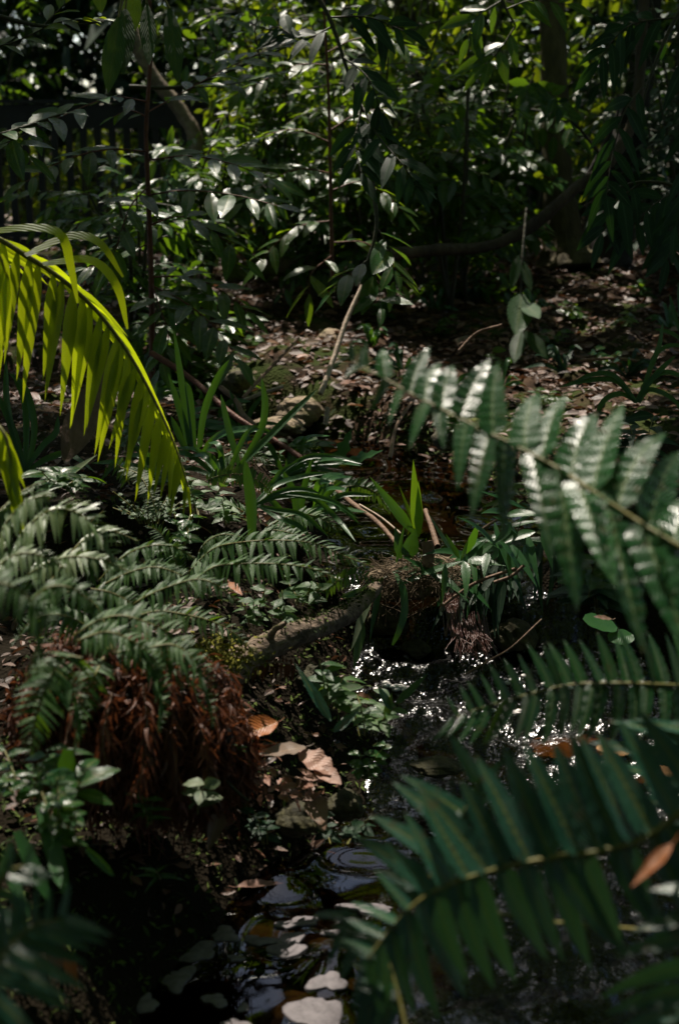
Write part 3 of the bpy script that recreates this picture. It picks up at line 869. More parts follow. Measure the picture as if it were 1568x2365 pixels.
shrub('low sunlit bush behind the fence pickets at the left', 60, 520, 12.8, 1.1, 5, .5, .11, .05, 'bright', 12)
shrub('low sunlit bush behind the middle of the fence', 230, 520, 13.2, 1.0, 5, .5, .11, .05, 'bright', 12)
shrub('low sunlit bush behind the right end of the fence', 430, 520, 13.0, 1.2, 5, .5, .11, .05, 'shrub', 12)
for lb_, px, py, d, h, ns_, bl_, L_, W_, mt, nb_ in (
        ('leafy shrub in front of the sunlit yellow green leaves, left of centre', 590, 620, 9.0, 1.6, 3, .5, .13, .055, 'glossy', 14),
        ('dark leafy shrub hiding the fence foot, left of the straight reddish stem', 290, 720, 7.0, .95, 4, .42, .12, .052, 'glossy', 11),
        ('low dark shrub right of the straight reddish stem above the strap clump', 400, 760, 6.7, .8, 4, .40, .12, .052, 'glossy', 11),
        ('low dark shrub over the left end of the sunlit bank', 470, 690, 8.2, .8, 4, .42, .12, .052, 'glossy', 11),
        ('dark leafy shrub just behind the thin red stem', 740, 650, 8.2, .8, 4, .42, .12, .052, 'glossy', 12),
        ('low dark shrub between the thin red stem and the leaning branch', 860, 660, 8.0, .9, 4, .4, .12, .05, 'glossy', 11),
        ('low shrub under the leaning branch', 980, 630, 8.6, .9, 4, .4, .11, .048, 'shrub', 11),
        ('low leafy shrub right of the black stem', 1540, 590, 9.6, 1.2, 4, .45, .12, .05, 'dark', 12),
        ('slim shrub hanging over the fence corner', 690, 590, 9.4, 1.9, 4, .45, .11, .046, 'glossy', 13),
        ('leafy shrub behind the drooping dark twig', 900, 650, 8.2, 1.6, 4, .5, .12, .05, 'shrub', 14),
        ('shrub with grey shining leaves over the leaning branch', 1040, 640, 8.0, 1.4, 4, .4, .13, .06, 'glossy', 14),
        ('shrub between the red stemmed saplings', 650, 600, 9.4, 1.6, 3, .5, .12, .05, 'shrub', 12),
        ('shrub at the far right edge beside the litter slope', 1590, 620, 8.6, 1.7, 4, .6, .13, .055, 'dark', 15),
        ('dense shrub right of the straight reddish stem', 450, 660, 7.9, 1.1, 3, .5, .13, .055, 'glossy', 14),
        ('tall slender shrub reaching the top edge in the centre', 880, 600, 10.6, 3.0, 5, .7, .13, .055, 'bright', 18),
        ('tall slender shrub reaching the top edge left of the trunk', 1130, 600, 10.8, 3.0, 5, .7, .13, .055, 'shrub', 18),
        ('tall leafy shrub behind the slanting pale stem', 560, 560, 11.6, 3.0, 5, .7, .13, .055, 'shrub', 18),
        ('tall leafy shrub behind the black stem', 1460, 560, 11.8, 3.0, 5, .7, .13, .055, 'shrub', 18)):
    shrub(lb_, px, py, d, h, ns_, bl_, L_, W_, mt, nb_, tmin=.32)

# ------------------------------------------------------------------ saplings and hanging branches in the middle distance
def at(px, py, d):
    p = W(px, py, d); p[2] = gz(p[0], p[1]); return p


def branchy(label, stem, sprays, L, Wd, leafm, stemm='dkstem', r=(.010, .004), cat='branch', name='hanging_branch', group=None, seg=5, droop=.2, N=(0, -.3, 1)):
    """a stem through picture points, with leafy sprays through picture points"""
    S = spline(wpts(stem), 30)
    rt = root(name, label, cat, S[0], group)
    mb = MB(); mb.tube(S, r, 7, 0, bump=.05); mb.build('stem', M[stemm], rt)
    for sp in sprays:
        fol = MB()
        P = spline(wpts(sp[0]), 12)
        spray(fol, P, int(sp[1] * 1.35), L * 1.1 * (sp[2] if len(sp) > 2 else 1), Wd * (sp[2] if len(sp) > 2 else 1), N, seg=seg, r=(.004, .0015), droop=droop, ang=.85)
        fol.build('leafy_spray', [M[leafm], M[stemm]], rt)
    return rt


d1 = 5.6
branchy('sapling with a straight reddish stem in front of the fence, layered sprays', [(352, 900, d1), (350, 660, d1), (343, 450, d1), (338, 300, d1), (348, 130, d1), (345, -60, d1)],
        [([(340, 235, d1), (260, 225, d1 - .1), (150, 265, d1 - .3), (20, 330, d1 - .5)], 10),
         ([(340, 260, d1), (420, 215, d1 + .2), (520, 160, d1 + .3), (640, 105, d1 + .4)], 12),
         ([(340, 270, d1), (300, 255, d1), (262, 270, d1)], 4, .6),
         ([(342, 350, d1), (250, 345, d1 - .2), (150, 370, d1 - .3), (60, 420, d1 - .4)], 9),
         ([(342, 370, d1), (440, 360, d1 - .1), (540, 380, d1 - .2), (640, 420, d1 - .2)], 10),
         ([(343, 430, d1), (300, 480, d1 - .15), (270, 570, d1 - .2), (250, 620, d1 - .2)], 8),
         ([(343, 450, d1), (430, 440, d1 - .2), (540, 450, d1 - .3), (640, 475, d1 - .4)], 10, 1.15),
         ([(346, 520, d1), (420, 500, d1), (500, 540, d1), (570, 600, d1)], 8),
         ([(350, 650, d1), (370, 710, d1 - .1), (390, 780, d1 - .15), (370, 850, d1 - .2)], 9, 1.1),
         ([(352, 660, d1), (430, 700, d1 - .1), (500, 760, d1 - .2), (550, 830, d1 - .3)], 10, 1.1),
         ([(350, 640, d1), (430, 640, d1), (510, 670, d1), (570, 720, d1)], 9, 1.1),
         ([(346, 560, d1), (270, 600, d1 + .1), (200, 620, d1 + .1)], 6)],
        .135, .055, 'glossy', 'redstem', (.013, .007), 'sapling', 'leafy_sapling', 'saplings by the stream')
d2 = 6.4
branchy('sapling with a thin red stem in the centre among yellow green leaves', [(768, 640, d2), (765, 520, d2), (762, 350, d2), (758, 200, d2), (750, 50, d2), (745, -60, d2)],
        [([(764, 330, d2), (690, 300, d2), (620, 310, d2), (560, 340, d2)], 9),
         ([(764, 400, d2), (690, 390, d2 - .1), (620, 420, d2 - .2), (560, 470, d2 - .3)], 9),
         ([(764, 300, d2), (830, 260, d2), (900, 250, d2)], 7),
         ([(766, 440, d2), (830, 420, d2), (890, 450, d2), (930, 490, d2)], 8),
         ([(766, 510, d2), (700, 520, d2), (640, 560, d2), (600, 610, d2)], 8),
         ([(768, 560, d2), (840, 560, d2), (900, 600, d2), (930, 660, d2)], 8),
         ([(760, 150, d2), (690, 150, d2), (600, 190, d2), (540, 220, d2)], 9),
         ([(758, 120, d2), (820, 90, d2), (890, 90, d2), (950, 110, d2)], 8),
         ([(766, 590, d2), (720, 630, d2 - .2), (715, 680, d2 - .2)], 4, 1.2)],
        .12, .05, 'shrub', 'redstem', (.010, .005), 'sapling', 'leafy_sapling', 'saplings by the stream')
branchy('dark bluish branch of long leaves drooping in front of the centre sapling', [(700, -60, 5.0), (760, 40, 5.0), (805, 170, 5.0), (840, 260, 5.0)],
        [([(790, 130, 5.0), (850, 180, 4.9), (880, 260, 4.9)], 7), ([(830, 230, 5.0), (870, 310, 4.9), (930, 380, 4.8), (960, 430, 4.8)], 9),
         ([(835, 250, 5.0), (820, 330, 4.95), (835, 400, 4.9)], 6), ([(760, 40, 5), (850, 40, 5), (930, 70, 5)], 7), ([(770, 60, 5), (700, 90, 5), (640, 60, 5)], 6)],
        .115, .045, 'dark', cat='branch', N=(0, -.8, .6), droop=.3)
branchy('dark drooping twig hanging over the leaf covered bank in the centre', [(860, 420, 5.4), (870, 520, 5.4), (850, 600, 5.4), (835, 640, 5.4)],
        [([(868, 520, 5.4), (900, 580, 5.4), (910, 650, 5.4)], 6), ([(852, 600, 5.4), (870, 660, 5.4), (880, 710, 5.3)], 5), ([(850, 600, 5.4), (810, 630, 5.4), (780, 660, 5.4)], 4)],
        .14, .06, 'glossy', cat='branch')
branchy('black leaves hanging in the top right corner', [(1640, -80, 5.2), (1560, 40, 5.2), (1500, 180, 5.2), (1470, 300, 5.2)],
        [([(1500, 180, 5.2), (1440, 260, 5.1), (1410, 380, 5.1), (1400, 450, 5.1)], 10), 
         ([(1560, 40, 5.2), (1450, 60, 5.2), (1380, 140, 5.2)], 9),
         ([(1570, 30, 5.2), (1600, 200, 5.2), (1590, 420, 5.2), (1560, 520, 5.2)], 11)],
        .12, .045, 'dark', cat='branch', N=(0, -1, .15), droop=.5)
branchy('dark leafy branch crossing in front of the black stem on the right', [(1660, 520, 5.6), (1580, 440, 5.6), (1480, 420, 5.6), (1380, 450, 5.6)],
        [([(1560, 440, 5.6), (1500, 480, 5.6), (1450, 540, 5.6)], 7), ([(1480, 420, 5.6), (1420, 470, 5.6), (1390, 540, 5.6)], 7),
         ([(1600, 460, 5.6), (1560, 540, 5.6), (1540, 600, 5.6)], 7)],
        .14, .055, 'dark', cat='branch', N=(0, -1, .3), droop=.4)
branchy('dark sprays hanging from the top edge right of centre', [(1150, -80, 5.8), (1160, 0, 5.8), (1190, 60, 5.8)],
        [([(1160, 0, 5.8), (1100, 40, 5.8), (1080, 90, 5.8)], 6), ([(1190, 60, 5.8), (1150, 120, 5.8), (1120, 150, 5.8)], 5, 1.2), ([(1170, 20, 5.8), (1230, 0, 5.8), (1310, 10, 5.8)], 6)],
        .12, .05, 'glossy', cat='branch', N=(0, -.8, .5), droop=.3)
branchy('grey green wavy leaved twig at the left edge below the fence board', [(-60, 330, 4.2), (40, 300, 4.2), (140, 265, 4.2)],
        [([(-40, 325, 4.2), (60, 290, 4.2), (150, 262, 4.2)], 8), ([(0, 310, 4.2), (40, 330, 4.2), (70, 360, 4.2)], 4)],
        .10, .05, 'glossy', cat='branch')
branchy('top left twig of pale green leaves above the fence', [(-60, 20, 5.0), (100, 60, 5.0), (240, 50, 5.0)],
        [([(-60, 120, 5.0), (40, 95, 5.0), (140, 50, 5.0), (240, 45, 5.0)], 9), ([(100, 60, 5), (140, 20, 5), (180, -20, 5)], 5)],
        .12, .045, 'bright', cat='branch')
branchy('twig with upright shining leaves across the fence top, centre left', [(300, 200, 6.2), (420, 200, 6.2), (540, 160, 6.2), (680, 100, 6.2)],
        [([(420, 200, 6.2), (520, 150, 6.2), (620, 120, 6.2), (720, 80, 6.2)], 11), ([(400, 205, 6.2), (480, 200, 6.2), (560, 190, 6.2), (640, 170, 6.2)], 9), ([(500, 170, 6.2), (500, 110, 6.2), (540, 50, 6.2)], 6), ([(600, 130, 6.2), (590, 60, 6.2), (620, 0, 6.2)], 6)],
        .11, .045, 'glossy', cat='branch')

# big drooping leaves at the top left
rt = root('drooping_leaf_tassel', 'tassel of large limp dark leaves hanging at the top left', 'branch', W(310, -40, 3.6))
for a, bq, w in (((275, 40, 3.6), (250, 215, 3.55), 52), ((290, 20, 3.65), (285, 170, 3.6), 50), ((340, 10, 3.6), (345, 150, 3.55), 38), ((392, 20, 3.6), (412, 190, 3.55), 44),
                 ((310, -30, 3.7), (300, 90, 3.7), 45), ((225, -60, 3.6), (235, 30, 3.6), 40)):
    mb = MB(); pleaf(mb, a, bq, w, (0.1, .2, -1), 'ellip', 10, mat=0, fold=.15, ripple=.03)
    mb.build('leaf', M['big'], rt)
mb = MB()
for tx, ty in ((275, 40), (290, 20), (340, 10), (392, 20), (310, -30), (225, -60)):
    mb.tube(spline(wpts([(310, -120, 3.6), ((310 + tx) / 2, -60, 3.6), (tx, ty, 3.6)]), 8), .003, 5)
mb.build('stalk', M['greenstem'], rt)

# twin leaf sprig in front of the bank
rt = root('hanging_sprig', 'sprig of broad dark leaves with white glints hanging over the right fern', 'sprig', W(1200, 560, 2.7))
mb = MB(); mb.tube(spline(wpts([(1215, 480, 2.75), (1205, 600, 2.7), (1203, 680, 2.7), (1205, 770, 2.68)]), 12), .0022, 5); mb.build('stalk', M['dkstem'], rt)
for a, bq, w, nn in (((1205, 680, 2.7), (1190, 775, 2.62), 62, (.15, .3, -1)), ((1212, 765, 2.68), (1266, 830, 2.66), 36, (0, .5, -1)), ((1202, 765, 2.68), (1186, 838, 2.64), 36, (0, .8, -.7)),
                     ((1208, 700, 2.7), (1245, 735, 2.6), 40, (-.3, 1, -.6)), ((1196, 590, 2.7), (1180, 668, 2.68), 24, (0, .3, -1)), ((1204, 600, 2.7), (1226, 672, 2.68), 24, (0, .3, -1))):
    mb = MB(); pleaf(mb, a, bq, w, nn, 'ellip', 8, fold=.2); mb.build('leaf', M['big'], rt)

# leaning branch and mossy log across the bank
S = spline(wpts([(880, 590, 7.4), (1000, 578, 7.4), (1110, 572, 7.4), (1190, 545, 7.4), (1255, 500, 7.4), (1335, 430, 7.4), (1415, 365, 7.4), (1465, 260, 7.4), (1480, 100, 7.4), (1490, -120, 7.4)]), 50)
rt = root('leaning_branch', 'dark crooked branch curving from the bank up to the right', 'branch', S[0])
mb = MB(); mb.tube(S, (.035, .03, .032, .03, .028, .028), 9, 0, bump=.12); mb.build('bough', M['bark'], rt)
mb = MB(); mb.tube(spline(wpts([(1350, 420, 7.4), (1420, 280, 7.4), (1425, 220, 7.4)]), 8), (.014, .006), 6); mb.tube(spline(wpts([(1400, 375, 7.4), (1330, 290, 7.4), (1300, 280, 7.4)]), 8), (.01, .005), 6); mb.build('side_twig', M['darkbark'], rt)
S = spline(wpts([(520, 640, 8.0), (600, 618, 8.0), (690, 615, 8.0), (760, 600, 8.0)]), 20)
mb = MB(); mb.tube(S, (.05, .06, .05, .04), 10, 0, bump=.15)
tag(mb.build('fallen_log', M['mossbark'], base=S[0]), 'mossy brown log lying at the foot of the centre sapling', 'log')

# ------------------------------------------------------------------ palm frond on the left
rt = root('young_palm', 'yellow green backlit palm frond arching in from the left edge', 'palm', at(-330, 1150, 3.4))
rp = [(-330, 1100, 3.35), (-300, 760, 3.3), (-180, 560, 3.3), (-40, 540, 3.3), (60, 590, 3.33), (150, 650, 3.36), (230, 725, 3.4), (300, 820, 3.42), (360, 930, 3.42), (405, 1030, 3.4), (436, 1125, 3.38)]
frond('frond', rt, rp, 33, [(-.02, -1, -.1), (-.08, -1, -.1), (-.22, -1, -.1), (-.10, -1, -.05)], [(.7, -.1, .7), (.6, -.35, .7), (.4, -.8, .5), (.1, -1, .2)],
      [.23, .24, .25, .23, .17, .07], [.20, .20, .20, .18, .13, .06], .14, [M['palm'], M['greenstem']], 'lance', 9, (.010, .002), (.15, .1, -1), start=.36, droop=.25,
      curlA=-.05, wave=0, ripple=.0, fold=.3, jit=.05)
mb = MB()
for pp in (([(-40, 540, 3.3), (60, 525, 3.3), (140, 540, 3.3), (165, 620, 3.3), (180, 700, 3.3)], 1), ([(60, 590, 3.3), (160, 545, 3.35), (230, 560, 3.35), (285, 640, 3.35)], 1), ([(100, 610, 3.3), (210, 600, 3.35), (270, 660, 3.35), (295, 760, 3.35)], 1)):
    P = spline(wpts(pp[0]), 14)
    for k in range(13):
        pass
    T = nrm(np.gradient(P, axis=0)); S_ = nrm(np.cross(T, V(0.2, .5, -1)[None]))
    w = .5 * .022 * np.sin(np.linspace(.12, 1, 14) * math.pi * .98) ** .7 + .0008
    X = np.stack([P + S_ * w[:, None], P - S_ * w[:, None]], 1).reshape(-1, 3)
    i = np.arange(13) * 2
    mb.add(X, np.stack([i, i + 1, i + 3, i + 2], -1), np.stack([np.repeat(np.linspace(0, 1, 14), 2), np.tile([0., .4], 14)], -1), .5)
mb.build('leaflet', M['palm'], rt)
frond('frond', rt, [(-330, 1100, 3.3), (-200, 700, 3.1), (-90, 560, 3.05), (-20, 560, 3.0), (20, 640, 3.0)], 14, [(.1, -1, 0), (0, -1, 0)], [(.2, -1, .2), (.1, -1, .1)], [.2, .2], [.2, .15], .17, [M['palm'], M['greenstem']], 'blade', 8, (.009, .002), (.2, .1, -1), start=.4, fold=.3, ripple=0, wave=0)
frond('frond', rt, [(-330, 1150, 2.9), (-160, 1000, 2.8), (-60, 960, 2.75), (10, 1000, 2.7), (30, 1120, 2.7)], 12, [(.2, -1, 0), (.2, -1, 0)], [(.5, -.4, .2), (.3, -1, .1)], [.15, .12], [.10, .06], .2, [M['palm'], M['greenstem']], 'blade', 8, (.008, .002), (.2, .1, -1), start=.4, fold=.3, ripple=0, wave=0)

# ------------------------------------------------------------------ sword ferns on the right
FM = [M['fern'], M['greenstem']]
TM = [M['tealfern'], M['greenstem']]
rt = root('sword_fern', 'large sword fern with wavy edged leaflets and white sun glare, right of the stream', 'fern', at(1950, 1650, 1.9), 'sword ferns at the right edge')
frond('frond', rt, [(2000, 1800, 1.75), (1850, 1500, 1.72), (1700, 1340, 1.72), (1568, 1262, 1.74), (1473, 1205, 1.78), (1365, 1133, 1.82), (1293, 1085, 1.86), (1205, 1037, 1.9), (1100, 985, 1.96), (980, 925, 2.03), (880, 870, 2.1), (795, 825, 2.16)],
      16, [(.45, 1, .75), (.35, 1, .75), (.22, 1, .7), (.10, 1, .6), (-.1, .9, .4)], [(.08, -.8, -.55), (.05, -.8, -.6), (-.05, -.8, -.6), (-.3, -.6, -.5), (-.5, -.2, -.4)],
      [.17, .185, .18, .165, .145, .12, .085, .035], [.21, .21, .19, .155, .11, .07, .05, .03], .30, FM, 'pinna', 22, (.0045, .0012), (.10, .75, -.75), start=.33, droop=.2, curlA=-.16, curlB=.05, wave=.12, freq=9, ripple=.10, fold=.15, jit=.10, nj=.3)
rt = root('sword_fern', 'sword fern frond lying level across the sunlit rapids, curled leaflets', 'fern', at(1950, 1750, 2.3), 'sword ferns at the right edge')
frond('frond', rt, [(1990, 1750, 2.25), (1860, 1640, 2.2), (1720, 1590, 2.2), (1568, 1583, 2.2), (1440, 1578, 2.2), (1330, 1580, 2.22), (1250, 1596, 2.24), (1180, 1615, 2.26), (1110, 1636, 2.28), (1048, 1658, 2.3)],
      24, [(-.05, 1, .5), (-.12, 1, .5), (-.28, 1, .4), (-.35, .9, .3)], [(.0, -.9, -.45), (-.05, -.9, -.45), (-.12, -.9, -.4), (-.55, -.7, -.3)],
      [.105, .10, .095, .085, .07, .035], [.10, .10, .098, .09, .08, .05], .25, FM, 'pinna', 12, (.0035, .0015), (.25, .8, -.8), start=.30, droop=.05, curlA=.08, curlB=-.16, wave=.05, freq=6, ripple=.05, jit=.05)
rt = root('sword_fern', 'deep blue green sword fern in shade at the lower right corner', 'fern', at(1950, 2250, 1.75), 'sword ferns at the right edge')
frond('frond', rt, [(2000, 2000, 1.7), (1840, 1840, 1.68), (1700, 1820, 1.66), (1568, 1880, 1.66), (1490, 1935, 1.66), (1390, 1965, 1.67), (1250, 1985, 1.68), (1120, 2015, 1.70), (1000, 2060, 1.72), (920, 2125, 1.74), (850, 2215, 1.76)],
      20, [(-.5, 1, .2), (-.5, 1, .2), (-.5, 1, .2), (-.65, .75, .2), (-.9, .3, .1)], [(.45, -1, 0), (.42, -1, -.05), (.36, -1, -.05), (.25, -1, -.05), (.1, -1, -.05)],
      [.14, .15, .155, .155, .13, .07, .04], [.13, .125, .125, .13, .125, .12, .07], .26, TM, 'pinna', 14, (.0055, .002), (-.1, .9, -.7), start=.28, droop=.10, curlA=-.05, curlB=.14, wave=.03, freq=6, ripple=.03, fold=.25, jit=.06)
frond('frond', rt, [(1500, 2150, 1.85), (1200, 2120, 1.85), (1000, 2060, 1.86), (1010, 2000, 1.86), (1060, 1900, 1.86), (1110, 1800, 1.86)], 7, [(-1, .35, .1), (-.85, .6, .1), (-.5, .8, .1)], [(.25, .9, 0), (.6, .6, 0)],
      [.11, .12, .12, .08], [.07, .09, .04], .27, TM, 'pinna', 12, (.003, .0015), (.1, .4, -1), start=.5, droop=.05, ripple=.04)
frond('frond', rt, [(2000, 2000, 2.0), (1800, 1750, 2.0), (1680, 1720, 2.0), (1600, 1760, 2.0), (1560, 1850, 2.0), (1545, 1940, 2.0)], 8, [(-1, .35, 0), (-1, .2, 0)], [(.9, .3, .2), (.8, 0, .2)], [.14, .15, .10], [.1, .1], .2, TM, 'pinna', 10, (.004, .0015), (.1, .8, -1), start=.4, droop=.1)
frond('frond', rt, [(2000, 2300, 1.6), (1800, 2080, 1.6), (1690, 2070, 1.6), (1620, 2150, 1.6), (1590, 2280, 1.6), (1580, 2400, 1.6)], 9, [(-1, .15, 0), (-1, -.2, 0)], [(1, .1, .2), (1, -.2, .2)], [.085, .10, .09], [.08, .08], .24, TM, 'pinna', 10, (.004, .0015), (.1, .1, -1), start=.4, droop=.35)
frond('frond', rt, [(960, 2600, 1.7), (950, 2450, 1.72), (920, 2300, 1.76), (880, 2180, 1.8), (810, 2110, 1.82)], 9, [(-.9, .3, 0), (-1, .1, 0)], [(-.4, -1, 0), (-.5, -1, 0)], [.05, .07, .05], [.09, .11, .07], .26, TM, 'pinna', 10, (.003, .0012), (.1, .5, -1), start=.55, droop=.1)

# ------------------------------------------------------------------ soft ferns on the left
SM = [M['softfern'], M['greenstem']]


def softfern(label, fr, base, n=18, L=.07, wr=.19, matl=None, wave=.25, r=(.0025, .001)):
    rt = root('lady_fern', label, 'fern', at(*base), 'soft ferns on the left bank')
    for k, f in enumerate(fr):
        pts, LL = f[0], f[1]
        A_ = f[2] if len(f) > 2 else [(.4, .7, .7), (.6, .5, .5), (.8, .1, .2)]
        B_ = f[3] if len(f) > 3 else [(.05, -.8, -.6), (.15, -.8, -.6), (.4, -.8, -.3)]
        full = [(base[0], base[1], base[2])] + pts if len(f) <= 4 else pts
        LL = LL * .8
        frond('frond', rt, pts, int(n * 1.8), A_, B_, [LL * .8, LL, LL * .9, LL * .6, LL * .18], [LL * .8, LL, LL * .9, LL * .6, LL * .18], wr, matl or SM, 'pinna', 22, r, (-.08, .85, -.6), start=.05, nj=.36,
              droop=.25, wave=wave, freq=10, ripple=.04, fold=.12, jit=.14)
    return rt


softfern('mid green fern with crisp narrow leaflets in front of the rapids bank, centre left',
         [([(430, 1330, 3.5), (490, 1270, 3.45), (560, 1252, 3.4), (650, 1248, 3.4), (730, 1256, 3.4), (790, 1282, 3.4), (862, 1310, 3.4)], .085),
          ([(440, 1350, 3.3), (490, 1312, 3.25), (540, 1303, 3.25), (630, 1302, 3.25), (715, 1312, 3.25), (785, 1340, 3.25)], .075),
          ([(450, 1310, 3.6), (470, 1260, 3.6), (510, 1235, 3.6), (560, 1240, 3.6)], .05),
          ([(420, 1340, 3.5), (400, 1280, 3.5), (370, 1230, 3.5), (340, 1215, 3.5)], .06, [(.5, .8, .2), (.1, 1, .1)], [(-.7, -.5, -.1), (-.8, .2, 0)])],
         (430, 1360, 3.5), 20)
softfern('blurred grey green fern above the rusty mound', [([(280, 1420, 2.9), (330, 1382, 2.9), (400, 1352, 2.9), (460, 1338, 2.9), (512, 1358, 2.9), (560, 1402, 2.9)], .06),
                                                          ([(300, 1430, 2.95), (360, 1412, 2.95), (420, 1418, 2.95), (480, 1432, 2.95), (532, 1456, 2.95), (582, 1500, 2.95)], .055)], (290, 1440, 2.9), 16)
softfern('broad blurred fern drooping over the rusty mound with olive tips', [([(170, 1470, 2.6), (223, 1436, 2.6), (280, 1422, 2.6), (340, 1438, 2.6), (392, 1466, 2.6), (422, 1532, 2.6), (470, 1640, 2.6)], .07),
                                                                            ([(180, 1480, 2.5), (250, 1460, 2.5), (320, 1490, 2.5), (370, 1540, 2.5)], .05)], (170, 1490, 2.6), 16)
softfern('very blurred dark fern at the left edge beside the rusty mound', [([(-60, 1400, 2.0), (-20, 1350, 2.0), (40, 1360, 2.0), (78, 1405, 2.0), (88, 1480, 2.0), (60, 1570, 2.0)], .06),
                                                                          ([(60, 1400, 2.3), (110, 1358, 2.3), (165, 1358, 2.3), (205, 1390, 2.3), (228, 1440, 2.3)], .05),
                                                                          ([(190, 1520, 2.3), (150, 1520, 2.3), (115, 1570, 2.3), (85, 1650, 2.3), (70, 1740, 2.3)], .065, [(-.8, .3, 0), (-.9, -.3, 0)], [(.8, -.4, 0), (.6, -.8, 0)])], (-40, 1600, 2.2), 15)
softfern('bright sunlit fern whose leaflets glare white at the left edge', [([(20, 1300, 2.6), (60, 1225, 2.6), (120, 1178, 2.6), (185, 1188, 2.6), (235, 1240, 2.6), (275, 1310, 2.6)], .08),
                                                                          ([(0, 1290, 2.55), (10, 1220, 2.55), (60, 1160, 2.55), (120, 1140, 2.5)], .07), ([(60, 1330, 2.7), (140, 1290, 2.7), (220, 1290, 2.7), (300, 1320, 2.7)], .06),
                                                                          ([(-40, 1360, 2.5), (20, 1290, 2.5), (80, 1280, 2.5), (150, 1310, 2.5)], .06),
                                                                          ([(-60, 1240, 2.7), (0, 1180, 2.75), (60, 1130, 2.8), (110, 1110, 2.8)], .06), ([(120, 1340, 2.8), (190, 1250, 2.85), (250, 1225, 2.9), (320, 1250, 2.9)], .06)], (20, 1330, 2.6), 17, matl=[M['sunfern'], M['greenstem']])
softfern('feathery mid green fern between the glaring fern and the crisp fern', [([(230, 1340, 3.1), (280, 1290, 3.1), (340, 1262, 3.1), (400, 1262, 3.1), (450, 1290, 3.1)], .055), ([(240, 1350, 3.0), (300, 1322, 3.0), (360, 1310, 3.0), (420, 1330, 3.0), (470, 1370, 3.0)], .05),
                                                                          ([(220, 1340, 3.2), (200, 1270, 3.2), (210, 1210, 3.2), (240, 1180, 3.2)], .05), ([(210, 1360, 2.9), (260, 1370, 2.9), (310, 1400, 2.9), (340, 1450, 2.9)], .05)], (225, 1360, 3.1), 20)
softfern('feathery fern leaning left over the top of the rusty mound', [([(250, 1500, 2.7), (190, 1440, 2.7), (130, 1420, 2.65), (70, 1440, 2.6), (30, 1490, 2.6)], .055, [(-.2, .9, .5), (-.5, .6, .3)], [(-.3, -.8, -.5), (-.6, -.7, -.3)]), ([(260, 1500, 2.75), (230, 1410, 2.8), (180, 1370, 2.8), (120, 1370, 2.8)], .05, [(-.2, .9, .5), (-.5, .6, .3)], [(-.3, -.8, -.5), (-.6, -.7, -.3)]),
                                                                          ([(260, 1510, 2.6), (330, 1500, 2.6), (390, 1530, 2.6), (420, 1590, 2.6)], .05), ([(240, 1520, 2.55), (220, 1560, 2.5), (190, 1630, 2.5), (185, 1700, 2.5)], .045, [(-.8, .2, 0), (-.8, -.3, 0)], [(.8, -.3, 0), (.7, -.6, 0)])], (255, 1520, 2.7), 18)
rt = root('small_fern', 'small silvery fern frond pointing down beside the palm tip', 'fern', W(280, 1085, 3.7))
frond('frond', rt, [(280, 1080, 3.75), (320, 1095, 3.7), (345, 1135, 3.66), (362, 1185, 3.64)], 22, [(.8, .3, 0), (.8, .2, 0)], [(-.8, -.3, 0), (-.8, -.3, 0)], [.026, .03, .03, .02], [.026, .03, .03, .02], .33, [M['pale'], M['greenstem']], 'pinna', 5, (.0018, .001), (.1, .7, -1), start=.1)
frond('frond', rt, [(300, 1120, 3.8), (280, 1080, 3.8), (260, 1075, 3.8), (235, 1110, 3.75)], 16, [(.5, .8, 0), (.3, .9, 0)], [(-.5, -.8, 0), (-.5, -.8, 0)], [.03, .03, .02], [.03, .03, .02], .3, SM, 'pinna', 5, (.0018, .001), (.1, .7, -1), start=.1)
rt = root('small_fern', 'neat small dark green fern frond between the strap leaves', 'fern', W(470, 1120, 4.1))
frond('frond', rt, [(465, 1115, 4.1), (510, 1098, 4.1), (560, 1096, 4.1), (605, 1115, 4.1), (635, 1150, 4.1)], 26, [(.2, 1, .1), (.4, .9, 0)], [(0, -1, -.1), (.1, -1, 0)], [.025, .035, .035, .03, .015], [.025, .035, .035, .03, .015], .33, [M['herb'], M['greenstem']], 'pinna', 5, (.0018, .001), (.1, .5, -1), start=.08)
rt = root('small_fern', 'pale lobed fern frond drooping over the upper pool edge', 'fern', W(800, 1110, 4.7))
frond('frond', rt, [(790, 1125, 4.7), (830, 1122, 4.7), (870, 1140, 4.7), (900, 1180, 4.7)], 16, [(.5, .7, .1), (.8, .2, 0)], [(-.1, -1, 0), (.2, -1, 0)], [.04, .045, .035, .012], [.04, .045, .035, .012], .3, SM, 'pinna', 8, (.0018, .001), (.1, .7, -1), start=.08, wave=.2)
rt = root('small_fern', 'tiny pale fern fronds under the crisp fern, above the log', 'fern', W(760, 1370, 3.75))
frond('frond', rt, [(700, 1400, 3.75), (715, 1360, 3.75), (735, 1350, 3.75), (715, 1410, 3.72)], 12, [(.8, -.2, 0), (.8, -.5, 0)], [(-.8, -.2, 0), (-.8, -.5, 0)], [.03, .025, .01], [.03, .025, .01], .35, SM, 'pinna', 6, (.0015, .0008), (.1, .5, -1))
frond('frond', rt, [(740, 1370, 3.75), (790, 1335, 3.75), (830, 1325, 3.75), (862, 1342, 3.75)], 14, [(.2, 1, 0), (.5, .8, 0)], [(.1, -1, 0), (.3, -1, 0)], [.03, .03, .012], [.03, .03, .012], .35, SM, 'pinna', 6, (.0015, .0008), (.1, .5, -1))
rt = root('dry_fern', 'withered brown fern hanging below the log', 'fern', W(640, 1530, 3.55))
